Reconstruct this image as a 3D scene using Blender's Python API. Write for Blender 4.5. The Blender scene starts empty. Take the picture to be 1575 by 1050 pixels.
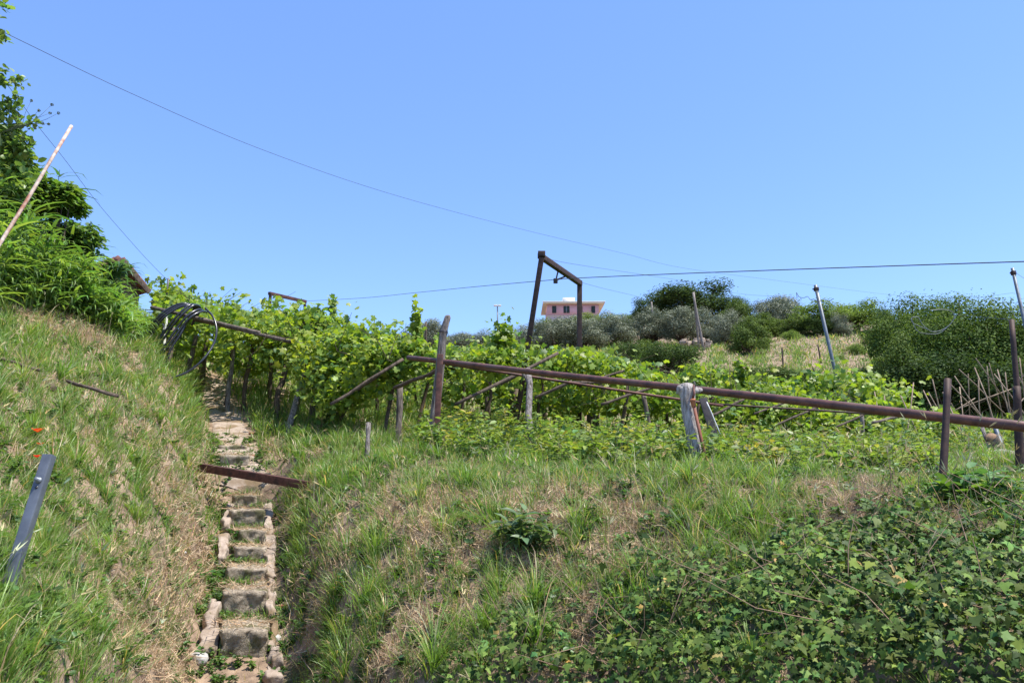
import bpy, math, random
import numpy as np
from mathutils import Vector

# ------------------------------------------------------------------ camera, sky, sun, exposure
sc = bpy.context.scene
COL = sc.collection
EYE = 1.6
F = 1180.0; CX, CY = 787.5, 525.0
PITCH = math.radians(10.5)
cam_d = bpy.data.cameras.new('camera'); cam = bpy.data.objects.new('camera', cam_d); COL.objects.link(cam)
cam_d.sensor_width = 36.0; cam_d.lens = 36.0 * F / 1575.0
cam_d.clip_start = 0.05; cam_d.clip_end = 4000
cam.location = (0, 0, EYE); cam.rotation_euler = (math.radians(90) + PITCH, 0, 0)
sc.camera = cam

SUN_EL, SUN_AZ = math.radians(66), math.radians(104)      # azimuth from +Y towards +X
w = bpy.data.worlds.new('World'); sc.world = w; w.use_nodes = True
nt = w.node_tree; nt.nodes.clear()
sky = nt.nodes.new('ShaderNodeTexSky'); sky.sky_type = 'NISHITA'; sky.sun_disc = False
sky.sun_elevation = SUN_EL; sky.sun_rotation = SUN_AZ
sky.air_density = 1.0; sky.dust_density = 0.25; sky.ozone_density = 4.0; sky.altitude = 100
bg = nt.nodes.new('ShaderNodeBackground'); bg.inputs['Strength'].default_value = 0.145
wo = nt.nodes.new('ShaderNodeOutputWorld')
hs = nt.nodes.new('ShaderNodeHueSaturation'); hs.inputs['Saturation'].default_value = 1.08; hs.inputs['Hue'].default_value = 0.508; hs.inputs['Value'].default_value = 1.1
mixs = nt.nodes.new('ShaderNodeMix'); mixs.data_type = 'RGBA'; mixs.inputs[0].default_value = 0.42; mixs.inputs[7].default_value = (0.72, 1.45, 3.45, 1)
nt.links.new(sky.outputs[0], hs.inputs['Color']); nt.links.new(hs.outputs[0], mixs.inputs[6]); nt.links.new(mixs.outputs[2], bg.inputs[0]); nt.links.new(bg.outputs[0], wo.inputs[0])

sun_d = bpy.data.lights.new('sun', 'SUN'); sun = bpy.data.objects.new('sun', sun_d); COL.objects.link(sun)
sun_d.energy = 4.0; sun_d.angle = math.radians(0.5); sun_d.color = (1.0, 0.955, 0.88)
sd = Vector((math.cos(SUN_EL) * math.sin(SUN_AZ), math.cos(SUN_EL) * math.cos(SUN_AZ), math.sin(SUN_EL)))
sun.rotation_euler = sd.to_track_quat('Z', 'Y').to_euler()
sc.view_settings.view_transform = 'Standard'; sc.view_settings.look = 'None'
sc.view_settings.exposure = 1.0; sc.view_settings.gamma = 1
sc.cycles.max_bounces = 6; sc.cycles.diffuse_bounces = 3; sc.cycles.transmission_bounces = 4; sc.cycles.glossy_bounces = 2
sc.cycles.caustics_reflective = False; sc.cycles.caustics_refractive = False

R = np.random.default_rng(7)
random.seed(7)

# ------------------------------------------------------------------ projection helpers
CT, ST = math.cos(PITCH), math.sin(PITCH)
def A(px, py, Y):
    """world point seen at photo pixel (px,py) at forward distance Y"""
    a = (px - CX) / F; b = (CY - py) / F
    t = Y / (CT - b * ST)
    return Vector((a * t, Y, EYE + (ST + b * CT) * t))
def uv_of(px, py):
    a = (px - CX) / F; b = (CY - py) / F
    d = CT - b * ST
    return a / d, (ST + b * CT) / d

# ------------------------------------------------------------------ noise
def _h(ix, iy, iz, s):
    n = (ix * 374761393 + iy * 668265263 + iz * 2147483647 + s * 1274126177) & 0xffffffff
    n = ((n ^ (n >> 13)) * 1274126177) & 0xffffffff
    n = (n ^ (n >> 16)) & 0xffffffff
    return n / 4294967295.0
def vnoise(x, y, z=0.0, seed=0):
    x = np.asarray(x, float); y = np.asarray(y, float); z = np.zeros_like(x) + z
    xi = np.floor(x).astype(np.int64); yi = np.floor(y).astype(np.int64); zi = np.floor(z).astype(np.int64)
    fx, fy, fz = x - xi, y - yi, z - zi
    fx = fx * fx * (3 - 2 * fx); fy = fy * fy * (3 - 2 * fy); fz = fz * fz * (3 - 2 * fz)
    r = 0
    for dx in (0, 1):
        for dy in (0, 1):
            for dz in (0, 1):
                wgt = (fx if dx else 1 - fx) * (fy if dy else 1 - fy) * (fz if dz else 1 - fz)
                r = r + wgt * _h(xi + dx, yi + dy, zi + dz, seed)
    return r * 2 - 1
def fbm(x, y, z=0.0, seed=0, o=4):
    r = 0; a = 1.0; s = 0
    for i in range(o):
        r = r + a * vnoise(x * 2 ** i, y * 2 ** i, z * 2 ** i, seed + i); s += a; a *= 0.5
    return r / s

# ------------------------------------------------------------------ terrain as control points (px, py, depth)
GC = []
def gcol(px, pairs): GC.extend([(px, a, b) for a, b in pairs])
gcol(-700, [(1050, 1.8), (700, 3.0), (500, 5.0), (350, 8.0), (250, 12), (220, 30), (260, 140)])
gcol(-300, [(1050, 2.1), (850, 2.8), (700, 3.8), (500, 6.0), (380, 9.0), (310, 12), (300, 30), (330, 140)])
gcol(0,   [(1050, 2.6), (950, 3.0), (850, 3.6), (700, 4.9), (600, 6.3), (520, 8.0), (460, 10), (420, 12), (400, 16), (430, 30), (480, 140)])
gcol(110, [(1050, 3.6), (900, 4.4), (750, 5.6), (640, 7.2), (570, 8.8), (520, 10.4), (480, 12), (455, 15), (460, 24), (500, 140)])
gcol(210, [(1050, 4.7), (900, 5.5), (800, 6.3), (700, 7.5), (610, 9.2), (560, 10.8), (530, 12.5), (505, 15), (490, 20), (510, 60), (530, 140)])
gcol(290, [(1050, 5.7), (900, 6.7), (800, 7.9), (700, 9.8), (640, 11.8), (600, 14), (570, 17), (550, 20), (530, 28), (540, 60), (540, 140)])
gcol(340, [(1050, 6.0), (985, 6.6), (900, 7.4), (800, 9.3), (750, 10.4), (700, 12.0), (650, 14.4), (606, 17.6), (575, 20)])
gcol(380, [(1050, 6.0), (985, 6.55), (940, 7.1), (900, 7.6), (860, 8.4), (800, 9.4), (770, 10.1), (725, 11.3), (700, 12.0), (650, 14.4), (606, 17.6), (570, 21), (545, 25), (540, 60), (545, 140)])
gcol(430, [(1050, 6.0), (960, 6.6), (900, 7.2), (800, 8.8), (745, 10.0), (700, 11.6), (660, 13.6), (620, 17), (590, 21), (560, 28)])
gcol(500, [(1050, 5.2), (960, 5.8), (880, 6.5), (800, 7.6), (740, 9.2), (700, 11.0), (670, 13), (635, 17), (600, 22), (570, 30), (550, 60), (545, 140)])
gcol(620, [(1050, 4.5), (960, 5.0), (880, 5.5), (800, 6.2), (750, 7.2), (715, 9.0), (695, 10.5), (675, 13), (650, 17), (615, 23), (580, 32), (552, 60), (545, 140)])
gcol(800, [(1050, 4.1), (960, 4.5), (880, 4.9), (800, 5.5), (752, 6.2), (725, 7.6), (705, 9.3), (692, 13), (680, 18), (650, 24), (600, 32), (560, 44), (535, 65), (520, 100), (515, 140)])
gcol(950, [(1050, 3.8), (960, 4.2), (880, 4.6), (800, 5.1), (750, 5.8), (728, 7.2), (710, 10), (702, 14), (690, 20), (655, 26), (595, 34), (560, 44), (530, 62), (505, 100), (500, 140)])
gcol(1100, [(1050, 3.5), (960, 3.9), (880, 4.25), (800, 4.75), (748, 5.4), (730, 6.8), (716, 10), (708, 15), (698, 21), (650, 27), (592, 34), (560, 42), (528, 60), (500, 90), (500, 140)])
gcol(1300, [(1050, 3.2), (960, 3.5), (880, 3.8), (810, 4.2), (752, 4.9), (738, 6.0), (725, 9), (715, 14), (702, 20), (650, 27), (595, 34), (560, 43), (515, 60), (490, 90), (490, 140)])
gcol(1450, [(1050, 3.0), (960, 3.3), (880, 3.6), (820, 3.9), (768, 4.6), (745, 5.6), (722, 8.5), (705, 13), (690, 19), (640, 26), (600, 34), (560, 44), (515, 60), (500, 90), (500, 140)])
gcol(1575, [(1050, 2.8), (960, 3.1), (880, 3.35), (810, 3.7), (765, 4.3), (740, 5.6), (712, 8.5), (690, 13), (675, 19), (635, 26), (600, 34), (560, 45), (515, 62), (500, 140)])
gcol(1850, [(1050, 2.5), (880, 3.1), (800, 3.6), (750, 4.6), (720, 7), (690, 12), (660, 20), (600, 34), (540, 60), (500, 140)])
gcol(2300, [(1050, 2.2), (880, 2.9), (780, 3.8), (720, 6), (690, 12), (650, 20), (600, 34), (540, 60), (500, 140)])

def make_rbf(ctrl, ku=3.2, c=0.12):
    U = np.array([uv_of(p, q)[0] for p, q, y in ctrl]); E = np.array([uv_of(p, q)[1] for p, q, y in ctrl])
    S = np.log(np.array([y for p, q, y in ctrl]))
    X = np.stack([U * ku, S], 1)
    D = np.sqrt(((X[:, None] - X[None]) ** 2).sum(2) + c * c)
    n = len(X)
    M = np.zeros((n + 1, n + 1)); M[:n, :n] = -D + np.eye(n) * 0.05; M[n, :n] = 1; M[:n, n] = 1
    sol = np.linalg.solve(M, np.append(E, 0))
    def f(u, s):
        u = np.atleast_1d(u); s = np.atleast_1d(s)
        out = np.empty(u.shape)
        for i in range(0, len(u), 20000):
            a = u[i:i + 20000, None] * ku - X[None, :, 0]; b = s[i:i + 20000, None] - X[None, :, 1]
            out[i:i + 20000] = -(np.sqrt(a * a + b * b + c * c)) @ sol[:n] + sol[n]
        return out
    return f
g_rbf = make_rbf(GC)
_mp = np.array([uv_of(p, 1050)[0] for p in (-700, -300, 0, 110, 210, 290, 340, 380, 430, 500, 620, 800, 950, 1100, 1300, 1450, 1575, 1850, 2300)])
_my = np.array([1.8, 2.1, 2.6, 3.6, 4.7, 5.7, 6.0, 6.0, 6.0, 5.2, 4.5, 4.1, 3.8, 3.5, 3.2, 3.0, 2.8, 2.5, 2.2])

# centre line of the steps and path, from (px,py,Y)
PATH = [A(372, 1150, 5.3), A(376, 1050, 6.0), A(378, 984, 6.6), A(379, 925, 7.3), A(380, 885, 7.95), A(383, 850, 8.6), A(385, 822, 9.1), A(382, 795, 9.6), A(379, 775, 10.2),
        A(372, 722, 11.4), A(366, 700, 12.0), A(356, 672, 13.3), A(350, 650, 14.4), A(340, 626, 16), A(330, 606, 17.6), A(322, 592, 19)]
_pp = np.array([(p.x, p.y) for p in PATH])
def path_dist(x, y):
    best = np.full(np.shape(x), 1e9)
    for i in range(len(_pp) - 1):
        a, b = _pp[i], _pp[i + 1]; d = b - a; L = d @ d
        t = np.clip(((x - a[0]) * d[0] + (y - a[1]) * d[1]) / L, 0, 1)
        best = np.minimum(best, np.hypot(x - a[0] - t * d[0], y - a[1] - t * d[1]))
    return best
def path_x(y):
    return np.interp(y, _pp[:, 1], _pp[:, 0])

def H(x, y, detail=True):
    x = np.atleast_1d(np.asarray(x, float)); y = np.atleast_1d(np.asarray(y, float))
    yy = np.clip(y, 1.5, 140)
    u = np.clip(x / np.clip(y, 1.5, 1e9), -1.6, 1.6)
    ymin = np.interp(u, _mp, _my)
    yc = np.maximum(yy, ymin)
    e = g_rbf(u, np.log(yc))
    z = EYE + yc * e
    under = np.maximum(ymin - y, 0)
    z = np.where(y < ymin, np.maximum(z - under * 1.3, 0.0 + 0 * z), z)
    z = np.where(y > 140, z - (y - 140) * 0.03, z)
    if detail:
        amp = np.clip(y / 6, 0.5, 6)
        pd = path_dist(x, y)
        fl = np.clip((pd - 0.3) / 0.5, 0, 1)
        b = 0.09 * fbm(x * 0.9, y * 0.9, seed=3, o=3) + 0.065 * fbm(x * 4, y * 4, seed=9, o=3) + 0.03 * fbm(x * 11, y * 11, seed=10, o=2)
        z = z + b * fl * np.clip((y - 1.5) / 1.5, 0, 1) * np.where(y > 25, np.clip(y / 25, 1, 5), 1)
        pz = np.interp(y, _pp[:, 1], [p.z for p in PATH]) - 0.13 * np.clip((11.3 - y) / .5, 0, 1) + .02 * fbm(x * 5, y * 5, seed=19)
        k = (1 - np.clip((pd - 0.27) / 0.45, 0, 1)); k = k * k * (3 - 2 * k) * np.clip((y - 5.2) / .6, 0, 1) * np.clip((19.0 - y) / 1.0, 0, 1)
        z = z * (1 - k) + pz * k
        # a dark gully under the fallen beam
        z = z - 0.42 * np.exp(-(((x - path_x(10.6) - 0.28) / 0.60) ** 2) ** 2 - (((y - 10.76) / 0.24) ** 2) ** 4)
    return z
def h1(x, y): return float(H(x, y)[0])
def G(px, py, y0=2.0, y1=150):
    """point on the terrain seen at a pixel"""
    u, e = uv_of(px, py)
    Y = np.exp(np.linspace(math.log(y0), math.log(y1), 1500))
    z = H(u * Y, Y); r = EYE + e * Y
    k = np.where(r <= z)[0]
    k = k[0] if len(k) else len(Y) - 1
    return Vector((u * Y[k], Y[k], float(z[k])))
def ground_under(p, dz=0.0): return Vector((p.x, p.y, h1(p.x, p.y) + dz))

# ------------------------------------------------------------------ mesh building
class Bag:
    def __init__(s): s.V = []; s.T = []; s.C = []; s.n = 0
    def add(s, V, T, C=(0.5, 0.5, 0.5)):
        V = np.asarray(V, float).reshape(-1, 3); T = np.asarray(T, int).reshape(-1, 3)
        C = np.asarray(C, float)
        if C.ndim == 1: C = np.tile(C, (len(V), 1))
        s.V.append(V); s.T.append(T + s.n); s.C.append(C); s.n += len(V); return s
    def inst(s, tv, tt, P, M, S, C):
        """copies of a template at P with frames M (N,3,3 columns = axes), scale S (N,) or (N,3), colours C (N,3)"""
        P = np.asarray(P); S = np.asarray(S)
        if S.ndim == 1: S = np.repeat(S[:, None], 3, 1)
        N, n = len(P), len(tv)
        if N == 0: return s
        L = tv[None] * S[:, None, :]
        V = np.einsum('nij,nkj->nki', M, L) + P[:, None, :]
        T = (tt[None] + (np.arange(N) * n)[:, None, None]).reshape(-1, 3)
        return s.add(V.reshape(-1, 3), T, np.repeat(C, n, 0))
    def build(s, name, mat, parent=None, smooth=False, loc=None):
        me = bpy.data.meshes.new(name)
        V = np.concatenate(s.V); T = np.concatenate(s.T); C = np.concatenate(s.C)
        if loc is not None: V = V - np.array(loc)[None]
        me.vertices.add(len(V)); me.vertices.foreach_set('co', V.astype(np.float32).ravel())
        me.loops.add(len(T) * 3); me.loops.foreach_set('vertex_index', T.astype(np.int32).ravel())
        me.polygons.add(len(T)); me.polygons.foreach_set('loop_start', np.arange(0, len(T) * 3, 3, dtype=np.int32))
        me.polygons.foreach_set('loop_total', np.full(len(T), 3, dtype=np.int32))
        if smooth: me.polygons.foreach_set('use_smooth', np.ones(len(T), dtype=bool))
        me.update(calc_edges=True)
        at = me.color_attributes.new('col', 'FLOAT_COLOR', 'POINT')
        at.data.foreach_set('color', np.concatenate([C, np.ones((len(C), 1))], 1).astype(np.float32).ravel())
        me.materials.append(mat)
        o = bpy.data.objects.new(name, me); COL.objects.link(o)
        if loc is not None and parent is None: o.location = loc
        if parent is not None: o.parent = parent
        return o

def frames(nrm, twist=None, rng=R):
    """frames whose z axis is nrm, random twist"""
    n = nrm / np.linalg.norm(nrm, axis=1, keepdims=True)
    ref = np.where(np.abs(n[:, 2:3]) < 0.9, np.array([[0, 0, 1.0]]), np.array([[1.0, 0, 0]]))
    x = np.cross(ref, n); x /= np.linalg.norm(x, axis=1, keepdims=True); y = np.cross(n, x)
    if twist is None: twist = rng.uniform(0, 2 * np.pi, len(n))
    c, s_ = np.cos(twist)[:, None], np.sin(twist)[:, None]
    return np.stack([x * c + y * s_, -x * s_ + y * c, n], 2)
def fan(outline, z=None, cup=0.0):
    o = np.array(outline, float); n = len(o)
    zz = cup * (o ** 2).sum(1) if z is None else np.array(z)
    V = np.concatenate([[[0, 0, 0]], np.column_stack([o, zz])]); T = [[0, 1 + i, 1 + (i + 1) % n] for i in range(n)]
    return V, np.array(T)
def blade(bend=0.35, segs=3):
    hs_ = np.linspace(0, 1, segs + 1); V = []; T = []
    for h in hs_[:-1]:
        wd = 0.5 * (1 - h ** 1.6); V += [(-wd, bend * h * h, h), (wd, bend * h * h, h)]
    V.append((0, bend, 1 - 0.25 * bend)); k = len(V) - 1
    for i in range(segs - 1): a = 2 * i; T += [(a, a + 1, a + 3), (a, a + 3, a + 2)]
    T.append((k - 2, k - 1, k))
    return np.array(V), np.array(T)
# templates; leaves lie along +y from the stalk with normal +z
LANCE = (np.array([(0, 0, 0), (-.16, .3, .03), (.16, .3, .03), (-.15, .62, .02), (.15, .62, .02), (0, 1, -.14), (0, .45, -.03)]),
         np.array([(0, 6, 1), (0, 2, 6), (1, 6, 3), (2, 4, 6), (3, 6, 5), (6, 4, 5)]))
OVAL = (np.array([(0, 0, 0), (-.3, .35, .06), (.3, .35, .06), (-.26, .7, .04), (.26, .7, .04), (0, 1, -.1), (0, .5, -.04)]), LANCE[1])
VINE = fan([(0, -.12), (.28, -.30), (.50, -.02), (.36, .14), (.48, .42), (.20, .42), (0, .78), (-.20, .42), (-.48, .42), (-.36, .14), (-.50, -.02), (-.28, -.30)], cup=-0.28)
IVY = fan([(0, -.05), (.20, -.26), (.30, -.04), (.58, .12), (.30, .24), (.20, .50), (0, .88), (-.20, .50), (-.30, .24), (-.58, .12), (-.30, -.04), (-.20, -.26)], cup=-0.22)
LEAF4 = (np.array([(0, 0, 0), (-.32, .5, .08), (.32, .5, .08), (0, 1, -.08)]), np.array([(0, 3, 1), (0, 2, 3)]))
NARROW = (np.array([(0, 0, 0), (-.13, .5, .03), (.13, .5, .03), (0, 1, -.05)]), np.array([(0, 3, 1), (0, 2, 3)]))
BL = [blade(0.15), blade(0.5), blade(0.9)]
LONG = blade(0.75, 5)

def tube(pts, rad, n=8, cap=True, jit=0.0, seed=1):
    P = np.array([tuple(p) for p in pts], float); m = len(P)
    rad = np.full(m, rad) if np.isscalar(rad) else np.array(rad, float)
    T = np.gradient(P, axis=0); T /= np.linalg.norm(T, axis=1, keepdims=True) + 1e-12
    ref = np.array([0, 0, 1.0]) if abs(T[0][2]) < 0.9 else np.array([1.0, 0, 0])
    V = []; x = np.cross(ref, T[0]); x /= np.linalg.norm(x)
    ang = np.linspace(0, 2 * np.pi, n, endpoint=False)
    for i in range(m):
        x = x - T[i] * (x @ T[i]); x /= np.linalg.norm(x); y = np.cross(T[i], x)
        r = rad[i] * (1 + (jit * vnoise(np.cos(ang) * 1.6 + seed, np.sin(ang) * 1.6 + i * 0.7, seed=seed) if jit else 0))
        V.append(P[i] + np.cos(ang)[:, None] * x * np.reshape(r, (-1, 1)) + np.sin(ang)[:, None] * y * np.reshape(r, (-1, 1)))
    V = np.concatenate(V); F_ = []
    for i in range(m - 1):
        for j in range(n):
            a = i * n + j; b = i * n + (j + 1) % n; F_ += [(a, b, b + n), (a, b + n, a + n)]
    if cap:
        V = np.concatenate([V, P[:1], P[-1:]]); c0 = m * n
        for j in range(n):
            F_.append((c0, (j + 1) % n, j)); F_.append((c0 + 1, (m - 1) * n + j, (m - 1) * n + (j + 1) % n))
    return V, np.array(F_)
def box(c, sz, rot=None, bev=0.0):
    """bevelled box; rot = 3x3"""
    sx, sy, sz_ = [v / 2 for v in sz]; b = min(bev, sx * .9, sy * .9, sz_ * .9)
    if b <= 0:
        V = np.array([(x, y, z) for x in (-sx, sx) for y in (-sy, sy) for z in (-sz_, sz_)])
        T = np.array([(0, 1, 3), (0, 3, 2), (4, 6, 7), (4, 7, 5), (0, 4, 5), (0, 5, 1), (2, 3, 7), (2, 7, 6), (0, 2, 6), (0, 6, 4), (1, 5, 7), (1, 7, 3)])
    else:
        import bmesh
        bm = bmesh.new(); bmesh.ops.create_cube(bm, size=1)
        for v in bm.verts: v.co = Vector((v.co.x * 2 * sx, v.co.y * 2 * sy, v.co.z * 2 * sz_))
        bmesh.ops.bevel(bm, geom=list(bm.edges), offset=b, segments=2, affect='EDGES', profile=0.6)
        bmesh.ops.triangulate(bm, faces=bm.faces[:]); bm.verts.ensure_lookup_table()
        V = np.array([tuple(v.co) for v in bm.verts]); T = np.array([[v.index for v in f.verts] for f in bm.faces]); bm.free()
    if rot is not None: V = V @ np.array(rot).T
    return V + np.array(tuple(c)), T
def rough_block(c, sz, rot=None, cuts=7, amp=.02, fr=7.0, seed=1):
    import bmesh
    bm = bmesh.new(); bmesh.ops.create_cube(bm, size=1); bmesh.ops.subdivide_edges(bm, edges=bm.edges[:], cuts=cuts, use_grid_fill=True); bmesh.ops.triangulate(bm, faces=bm.faces[:]); bm.verts.ensure_lookup_table()
    V = np.array([tuple(v.co) for v in bm.verts]); T = np.array([[v.index for v in f.verts] for f in bm.faces]); bm.free()
    q = np.abs(V * 2); ed = np.sort(q, axis=1)[:, 1]; V = V * (1 - .045 * (ed[:, None] > .95))        # knock the arrises off
    V = V * np.array(sz)
    if rot is not None: V = V @ np.array(rot).T
    V = V + np.array(tuple(c)); D = np.stack([fbm(V[:, 0] * fr + k * 9, V[:, 1] * fr, V[:, 2] * fr, seed=seed + k, o=4) for k in range(3)], 1)
    return V + D * amp, T
def axes(d, up=(0, 0, 1)):
    """matrix whose columns are (d, side, up') """
    d = Vector(d).normalized(); s_ = Vector(up).cross(d)
    if s_.length < 1e-4: s_ = Vector((0, 1, 0)).cross(d)
    s_.normalize(); u_ = d.cross(s_)
    return np.array([tuple(d), tuple(s_), tuple(u_)]).T
def bar(p, q, wd, th, up=(0, 0, 1), bev=0.004):
    p, q = Vector(p), Vector(q)
    return box((p + q) / 2, ((q - p).length, wd, th), axes(q - p, up), bev)
def rough_pts(p, q, n, amp, seed):
    p, q = np.array(tuple(p)), np.array(tuple(q)); t = np.linspace(0, 1, n)[:, None]
    P = p + (q - p) * t; L = np.linalg.norm(q - p)
    off = np.stack([vnoise(t[:, 0] * 3.3 + seed * 7.1, t[:, 0] * 0 + k * 5.3, seed=seed) for k in range(3)], 1) * amp * L
    return P + off * np.sin(np.pi * np.clip(t, 0.02, .98))

def tag(o, label=None, cat=None, group=None, kind=None):
    if label: o['label'] = label
    if cat: o['category'] = cat
    if group: o['group'] = group
    if kind: o['kind'] = kind
    return o
def empty(name, loc, rz=0.0):
    o = bpy.data.objects.new(name, None); COL.objects.link(o); o.location = loc; o.rotation_euler = (0, 0, rz); o.empty_display_size = 0.2
    return o
def copy_tree(o, parent=None):
    c = o.copy(); COL.objects.link(c); c.parent = parent
    for ch in [k for k in list(o.children)]: copy_tree(ch, c)
    return c

# ------------------------------------------------------------------ materials
def newmat(name):
    m = bpy.data.materials.new(name); m.use_nodes = True; n = m.node_tree; n.nodes.clear()
    out = n.nodes.new('ShaderNodeOutputMaterial'); return m, n, out
def nd(n, typ, **kw):
    x = n.nodes.new(typ)
    for k, v in kw.items():
        if k in x.inputs: x.inputs[k].default_value = v
        else: setattr(x, k, v)
    return x
def leaf_mat(name, trans=0.35, rough=0.5, spec=0.3, tint=(1.25, 1.35, 0.55)):
    m, n, out = newmat(name)
    at = nd(n, 'ShaderNodeAttribute', attribute_name='col')
    pb = nd(n, 'ShaderNodeBsdfPrincipled', Roughness=rough); pb.inputs['Specular IOR Level'].default_value = spec
    tr = nd(n, 'ShaderNodeBsdfTranslucent'); mx = nd(n, 'ShaderNodeMixShader'); mx.inputs[0].default_value = trans
    mu = nd(n, 'ShaderNodeMix', data_type='RGBA', blend_type='MULTIPLY'); mu.inputs[0].default_value = 1; mu.inputs[7].default_value = (*tint, 1)
    n.links.new(at.outputs['Color'], pb.inputs['Base Color']); n.links.new(at.outputs['Color'], mu.inputs[6]); n.links.new(mu.outputs[2], tr.inputs[0])
    n.links.new(pb.outputs[0], mx.inputs[1]); n.links.new(tr.outputs[0], mx.inputs[2]); n.links.new(mx.outputs[0], out.inputs[0])
    return m
def solid_mat(name, c1, c2, scale=8.0, rough=0.8, metal=0.0, bump=0.3, c3=None, stretch=(1, 1, 1), spec=0.3, bdist=0.01, lo=0.35, hi=0.65):
    """two or three colours mixed by noise in object space, with bump"""
    m, n, out = newmat(name)
    tc = nd(n, 'ShaderNodeTexCoord'); mp = nd(n, 'ShaderNodeMapping'); mp.inputs['Scale'].default_value = stretch
    n.links.new(tc.outputs['Object'], mp.inputs[0])
    no = nd(n, 'ShaderNodeTexNoise', Scale=scale, Detail=8.0, Roughness=0.65); n.links.new(mp.outputs[0], no.inputs['Vector'])
    rp = nd(n, 'ShaderNodeValToRGB'); n.links.new(no.outputs['Fac'], rp.inputs[0])
    rp.color_ramp.elements[0].position = lo; rp.color_ramp.elements[0].color = (*c1, 1)
    rp.color_ramp.elements[1].position = hi; rp.color_ramp.elements[1].color = (*c2, 1)
    src = rp.outputs[0]
    if c3:
        n2 = nd(n, 'ShaderNodeTexNoise', Scale=scale * 0.3, Detail=6.0); n.links.new(mp.outputs[0], n2.inputs['Vector'])
        r2 = nd(n, 'ShaderNodeValToRGB'); r2.color_ramp.elements[0].position = 0.52; r2.color_ramp.elements[1].position = 0.62
        n.links.new(n2.outputs['Fac'], r2.inputs[0])
        mx = nd(n, 'ShaderNodeMix', data_type='RGBA'); n.links.new(r2.outputs[0], mx.inputs[0]); n.links.new(src, mx.inputs[6]); mx.inputs[7].default_value = (*c3, 1)
        src = mx.outputs[2]
    pb = nd(n, 'ShaderNodeBsdfPrincipled', Roughness=rough, Metallic=metal); pb.inputs['Specular IOR Level'].default_value = spec
    n.links.new(src, pb.inputs['Base Color'])
    if bump:
        n3 = nd(n, 'ShaderNodeTexNoise', Scale=scale * 3, Detail=8.0, Roughness=0.7); n.links.new(mp.outputs[0], n3.inputs['Vector'])
        bp = nd(n, 'ShaderNodeBump', Strength=bump, Distance=bdist); n.links.new(n3.outputs['Fac'], bp.inputs['Height']); n.links.new(bp.outputs[0], pb.inputs['Normal'])
    n.links.new(pb.outputs[0], out.inputs[0]); return m

M = {}
M['grass'] = leaf_mat('grass', 0.4, 0.45, 0.4)
M['straw'] = leaf_mat('straw', 0.2, 0.6, 0.3, (1, 1, .9))
M['ivy'] = leaf_mat('ivy', 0.28, 0.52, 0.16)
M['vine'] = leaf_mat('vine', 0.45, 0.45, 0.35, (1.35, 1.4, 0.45))
M['leaf'] = leaf_mat('leaf', 0.4, 0.42, 0.4)
M['olive'] = leaf_mat('olive', 0.15, 0.5, 0.35, (1.1, 1.15, .8))
M['leaf_far'] = leaf_mat('leaf_far', 0.28, 0.65, 0.1)
M['petal'] = leaf_mat('petal', 0.35, 0.5, 0.2, (1.2, 1, 1))
M['soil'] = solid_mat('soil', (.16, .105, .07), (.40, .285, .19), 7.0, 0.95, bump=0.8, c3=(.10, .10, .045), bdist=0.03)
M['stone'] = solid_mat('stone', (.22, .175, .125), (.48, .40, .30), 20.0, 0.95, bump=1.0, c3=(.15, .14, .07), bdist=0.02)
M['pale_stone'] = solid_mat('pale_stone', (.24, .18, .13), (.42, .34, .27), 9.0, 0.95, bump=0.9, c3=(.20, .14, .08), bdist=0.01)
M['white_stone'] = solid_mat('white_stone', (.34, .32, .29), (.5, .48, .44), 12.0, 0.9, bump=0.8)
M['rust'] = solid_mat('rust', (.075, .033, .026), (.16, .072, .052), 22.0, 0.6, 0.25, bump=0.3, c3=(.06, .035, .03), bdist=0.003)
M['rust_pipe'] = solid_mat('rust_pipe', (.065, .032, .028), (.18, .08, .06), 9.0, 0.55, 0.15, bump=0.5, c3=(.13, .075, .06), bdist=0.003, spec=0.4)
M['dark_rust'] = solid_mat('dark_rust', (.035, .024, .022), (.085, .048, .036), 15.0, 0.65, 0.2, bump=0.3, bdist=0.004)
M['orange_rust'] = solid_mat('orange_rust', (.26, .09, .05), (.16, .07, .05), 12.0, 0.7, 0.1, bump=0.3, bdist=0.003)
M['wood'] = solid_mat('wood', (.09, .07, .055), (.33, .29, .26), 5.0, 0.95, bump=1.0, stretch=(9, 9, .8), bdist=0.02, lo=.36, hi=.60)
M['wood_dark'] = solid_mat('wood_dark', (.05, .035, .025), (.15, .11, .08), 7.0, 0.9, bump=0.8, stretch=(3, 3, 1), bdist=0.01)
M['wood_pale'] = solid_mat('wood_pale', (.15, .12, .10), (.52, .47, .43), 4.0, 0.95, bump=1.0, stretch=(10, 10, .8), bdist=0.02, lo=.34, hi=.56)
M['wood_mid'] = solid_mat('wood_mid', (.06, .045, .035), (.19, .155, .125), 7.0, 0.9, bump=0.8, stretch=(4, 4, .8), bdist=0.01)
M['bark'] = solid_mat('bark', (.05, .035, .025), (.14, .10, .07), 10.0, 0.95, bump=0.9, stretch=(3, 3, 1), bdist=0.02)
M['cane'] = solid_mat('cane', (.16, .105, .07), (.33, .25, .17), 9.0, 0.7, bump=0.1)
M['steel_paint'] = solid_mat('steel_paint', (.10, .11, .125), (.15, .165, .185), 10.0, 0.42, 0.3, bump=0.15, c3=(.12, .115, .12), bdist=0.002, spec=0.5)
M['galv'] = solid_mat('galv', (.10, .115, .13), (.19, .215, .24), 8.0, 0.5, 0.3, bump=0.1, spec=0.5)
M['pole_paint'] = solid_mat('pole_paint', (.30, .16, .10), (.56, .49, .41), 20.0, 0.7, 0.0, bump=0.3, c3=(.30, .12, .07), bdist=0.002)
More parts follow.
